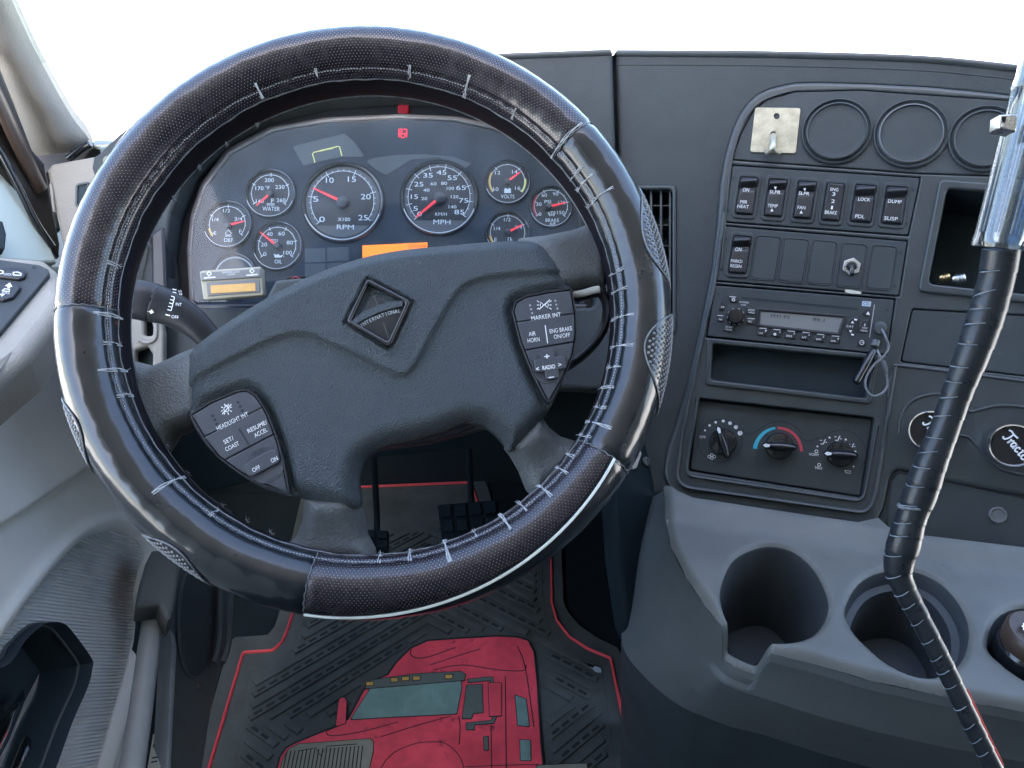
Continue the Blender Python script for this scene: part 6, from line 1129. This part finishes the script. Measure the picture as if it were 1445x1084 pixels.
# truck silhouette in plan coordinates, then ribs kept clear of it
TRK = [(548, 952), (560, 935), (580, 915), (604, 904.5), (650, 901), (702, 898), (730, 899.5), (745, 904), (753, 920), (757, 960), (763, 1050), (766, 1080), (768, 1150), (386, 1150), (390, 1090), (396, 1068), (404, 1056), (414, 1050), (470, 1027), (492, 1015), (519, 965)]
trk = KF.px(TRK, .005); rin = ccw(KF.px(RI, .005)); ux, uy = .1, None
cxm = KF.px([(600, 900)])[0][0]; links = MB(); nrib = 0; cands = []
lo, hi = rin.min(0), rin.max(0); mid = KF.px([(600, 1020)])[0]
vL = KF.px([(345, 1022)])[0]; vR = KF.px([(840, 992)])[0]
def zig(u, v):      # family of nested chevrons: arms at 45 degrees, turning points on the left and right edges
    return None
pitch = .034; ribs = []
for sgn, vx in ((-1, vL), (1, vR)):
    for k in range(-26, 40):
        # arm above the corner rises towards the middle, arm below falls towards the middle
        for arm in (1, -1):
            a = np.array([vx[0] - sgn * k * pitch * .95, vx[1]]); d = unit(np.array([-sgn * .80, .60 * arm * 1.0]))
            t = np.linspace(0, .75, 240); p = a + d * t[:, None]; ok = inside(off(rin, .012), p) & (sdist(trk, p) < -.014) & ((p[:, 0] - cxm) * sgn > .0) & ((p[:, 1] - vx[1]) * arm > .004)
            i = 0
            while i < len(t):
                if ok[i]:
                    j = i
                    while j + 1 < len(t) and ok[j + 1]: j += 1
                    if t[j] - t[i] > .03: ribs.append((p[i], p[j], k))
                    i = j + 1
                else: i += 1
for a, b, k in ribs:
    d = unit(b - a); nn = np.array([-d[1], d[0]]); L_ = np.linalg.norm(b - a); w = .0064; q = np.array([a - nn * w, b - nn * w, b + nn * w, a + nn * w]); mb = MB(); plate(mb, KF, q, .004, .0092, .0020, seg=2, back=False)
    rb_ = mb.build('rib', M['mat'], FM)
    if k % 2 == 0 and L_ > .05:
        mb = MB(); t = .008
        while t < L_ - .018:
            c = a + d * (t + .008); plate(mb, KF, np.array([c - d * .0075 - nn * .0026, c + d * .0075 - nn * .0026, c + d * .0075 + nn * .0026, c - d * .0075 + nn * .0026]), .0090, .0095, .0, back=False); t += .0225
        mb.build('link_groove', M['matdark'], rb_)
hr = .0105
mb = MB(); plate(mb, KF, KF.px(rnd(grow(TRK, 3), 5), hr), .004, hr - .001, .0015); tr = mb.build('truck_design', M['matdark'], FM)
mb = MB(); plate(mb, KF, KF.px(rnd(TRK, 4), hr), .006, hr, .0012); mb.build('truck_body', M['matred'], tr)
def tp(name, pts, mt, h=hr + .0012, r=2): 
    mb = MB(); plate(mb, KF, KF.px(rnd(grow(pts, 1.0), r), h), hr - .001, h - .0005, .0003); mb.build(name + '_outline', M['matdark'], tr); mb = MB(); plate(mb, KF, KF.px(rnd(pts, r), h), hr - .001, h, .0006); mb.build(name, M[mt], tr)
Zm = lambda pts: [(270 + a / 2.223, 700 + b / 2.223) for a, b in pts]
tp('windshield', Zm([(500, 700), (562, 603), (845, 580), (848, 600), (832, 682), (600, 694)]), 'matteal')
tp('visor', Zm([(543, 603), (562, 578), (700, 558), (845, 550), (860, 560), (856, 577), (562, 602)]), 'matgrey', hr + .002)
for x in ((560, 588), (637, 576), (672, 572), (706, 571), (808, 566)): tp('marker_light', Zm([(x[0] - 11, x[1] - 5), (x[0] + 11, x[1] - 6), (x[0] + 11, x[1] + 5), (x[0] - 11, x[1] + 6)]), 'matamber', hr + .0028, .5)
tp('side_window', Zm([(864, 593), (912, 590), (915, 678), (884, 681), (878, 697), (850, 697)]), 'matgrey'); tp('mirror', Zm([(932, 586), (972, 586), (972, 688), (936, 690)]), 'matred', hr + .002)
tp('sleeper_window', Zm([(1016, 624), (1050, 637), (1060, 722), (1024, 718)]), 'matteal'); tp('sleeper_window', Zm([(1031, 764), (1064, 766), (1065, 829), (1033, 828)]), 'matteal')
tp('door_handle', Zm([(918, 755), (931, 753), (932, 796), (919, 796)]), 'matgrey'); tp('exhaust', Zm([(453, 722), (463, 640), (470, 632), (480, 632), (487, 642), (484, 712)]), 'matred'); tp('mirror_arm', Zm([(866, 575), (925, 568), (945, 568), (948, 586), (940, 586), (938, 577), (870, 584)]), 'matgrey'); tp('mirror_arm', Zm([(862, 712), (940, 704), (950, 690), (958, 690), (948, 712), (888, 716), (888, 732), (864, 732)]), 'matgrey')
tp('grille', Zm([(265, 930), (285, 830), (305, 795), (335, 778), (560, 761), (571, 770), (570, 800), (540, 930)]), 'matolive'); mb = MB()
for k in range(20): x = 300 + k * 12.5; rib(mb, KF, Zm([(x, 800 - k * .9), (x - 28 + k * .6, 930)]), 1.5, hr + .0015)
rib(mb, KF, Zm([(335, 800), (390, 790), (405, 815), (425, 785), (520, 778)]), 1.3, hr + .0016); mb.build('grille_slat', M['matdark'], tr)
mb = MB()
for pts in ([(585, 870), (610, 830), (640, 802), (680, 784), (720, 773), (780, 772), (812, 785), (835, 808), (850, 835), (858, 870)], [(480, 715), (430, 735), (425, 745), (445, 752), (530, 740), (650, 708)], [(595, 755), (700, 722), (815, 690)], [(838, 690), (843, 720), (840, 780)], [(940, 720), (942, 860)], [(985, 565), (988, 860)], [(1022, 470), (1048, 540), (1075, 725)], [(690, 480), (690, 500), (730, 508), (830, 475)], [(750, 530), (840, 500), (905, 480)], [(760, 545), (850, 530), (960, 545), (1040, 548), (1050, 530)], [(555, 690), (610, 682), (640, 680)], [(690, 685), (730, 677), (800, 676)], [(860, 850), (960, 845), (1090, 842)]):
    rib(mb, KF, Zm(spl(pts, 4, False)), 1.2, hr + .0006)
mb.build('truck_line', M['matdark'], tr)
mb = MB(); plate(mb, KF, KF.px(rnd([(828, 935), (848, 943), (849, 949), (842, 948), (826, 937)], 1), .009), .0075, .0092, .0003); o = mb.build('scrap', M['paleblue']); tag(o, 'small pale scrap of litter on the mat beside the red border', 'litter')
tp('tail_plate', [(757, 1080), (828, 1077), (832, 1150), (757, 1150)], 'matolive')
# pedals
def pedal(name, pts, Zs, label, nx, ny):
    A, B, C = [at(*p) for p in Zs]; n = unit(np.cross(B - A, C - A)); n = n if n.dot(CAM - A) > 0 else -n; K = Fr(A, n, (0, 0, 1)); t = thing(name, tuple(K.P(K.px([pts[-1]]))[0]), label, 'pedal')
    mb = MB(); plate(mb, K, K.px(rnd(pts, 4)), -.012, 0, .003); mb.build('pad', M['footdark'], t); p = np.array(pts, float)
    for i in range(nx):
        for j in range(ny):
            g = lambda u, v: (p[0] * (1 - u) + p[1] * u) * (1 - v) + (p[3] * (1 - u) + p[2] * u) * v
            q = [g((i + a) / nx, (j + b) / ny) for a, b in ((.12, .12), (.88, .12), (.88, .88), (.12, .88))]; mb = MB(); plate(mb, K, K.px(rnd(q, 1.5), .003), 0, .004, .0015); mb.build('tread_block', M['foot'], t)
    mb = MB(); c = K.P([K.px(pts).mean(0)], 0)[0]; sweep(mb, np.array([c - n * .01, c - n * .05 + np.array([0, .04, .06]), c + np.array([0, .12, .25])]), .006, seg=10); mb.build('arm', M['foot'], t)
pedal('clutch_pedal', [(513, 746), (549, 748), (548, 775), (515, 775)], [(513, 746, 1.42), (549, 748, 1.42), (515, 775, 1.38)], 'clutch pedal with block treads seen just right of the lower spoke', 2, 2)
pedal('brake_pedal', [(617, 712), (702, 705), (708, 770), (625, 775)], [(617, 712, 1.40), (702, 705, 1.40), (620, 772, 1.35)], 'wide dark brake pedal seen through the lower right of the wheel', 4, 3)

# ------------------------------------------------------------------ windshield
WSK = Fr((0.45, 1.22, 1.35), unit((0, -.80, .60)), (0, .6, .8)); mb = MB(); plate(mb, WSK, np.array([(-1.05, -.42), (1.15, -.42), (1.05, .80), (-.95, .80)]), -.003, .003, 0)
o = mb.build('windshield', M['glass']); tag(o, 'clear windshield above the dashboard, blown out white by daylight', 'windshield')
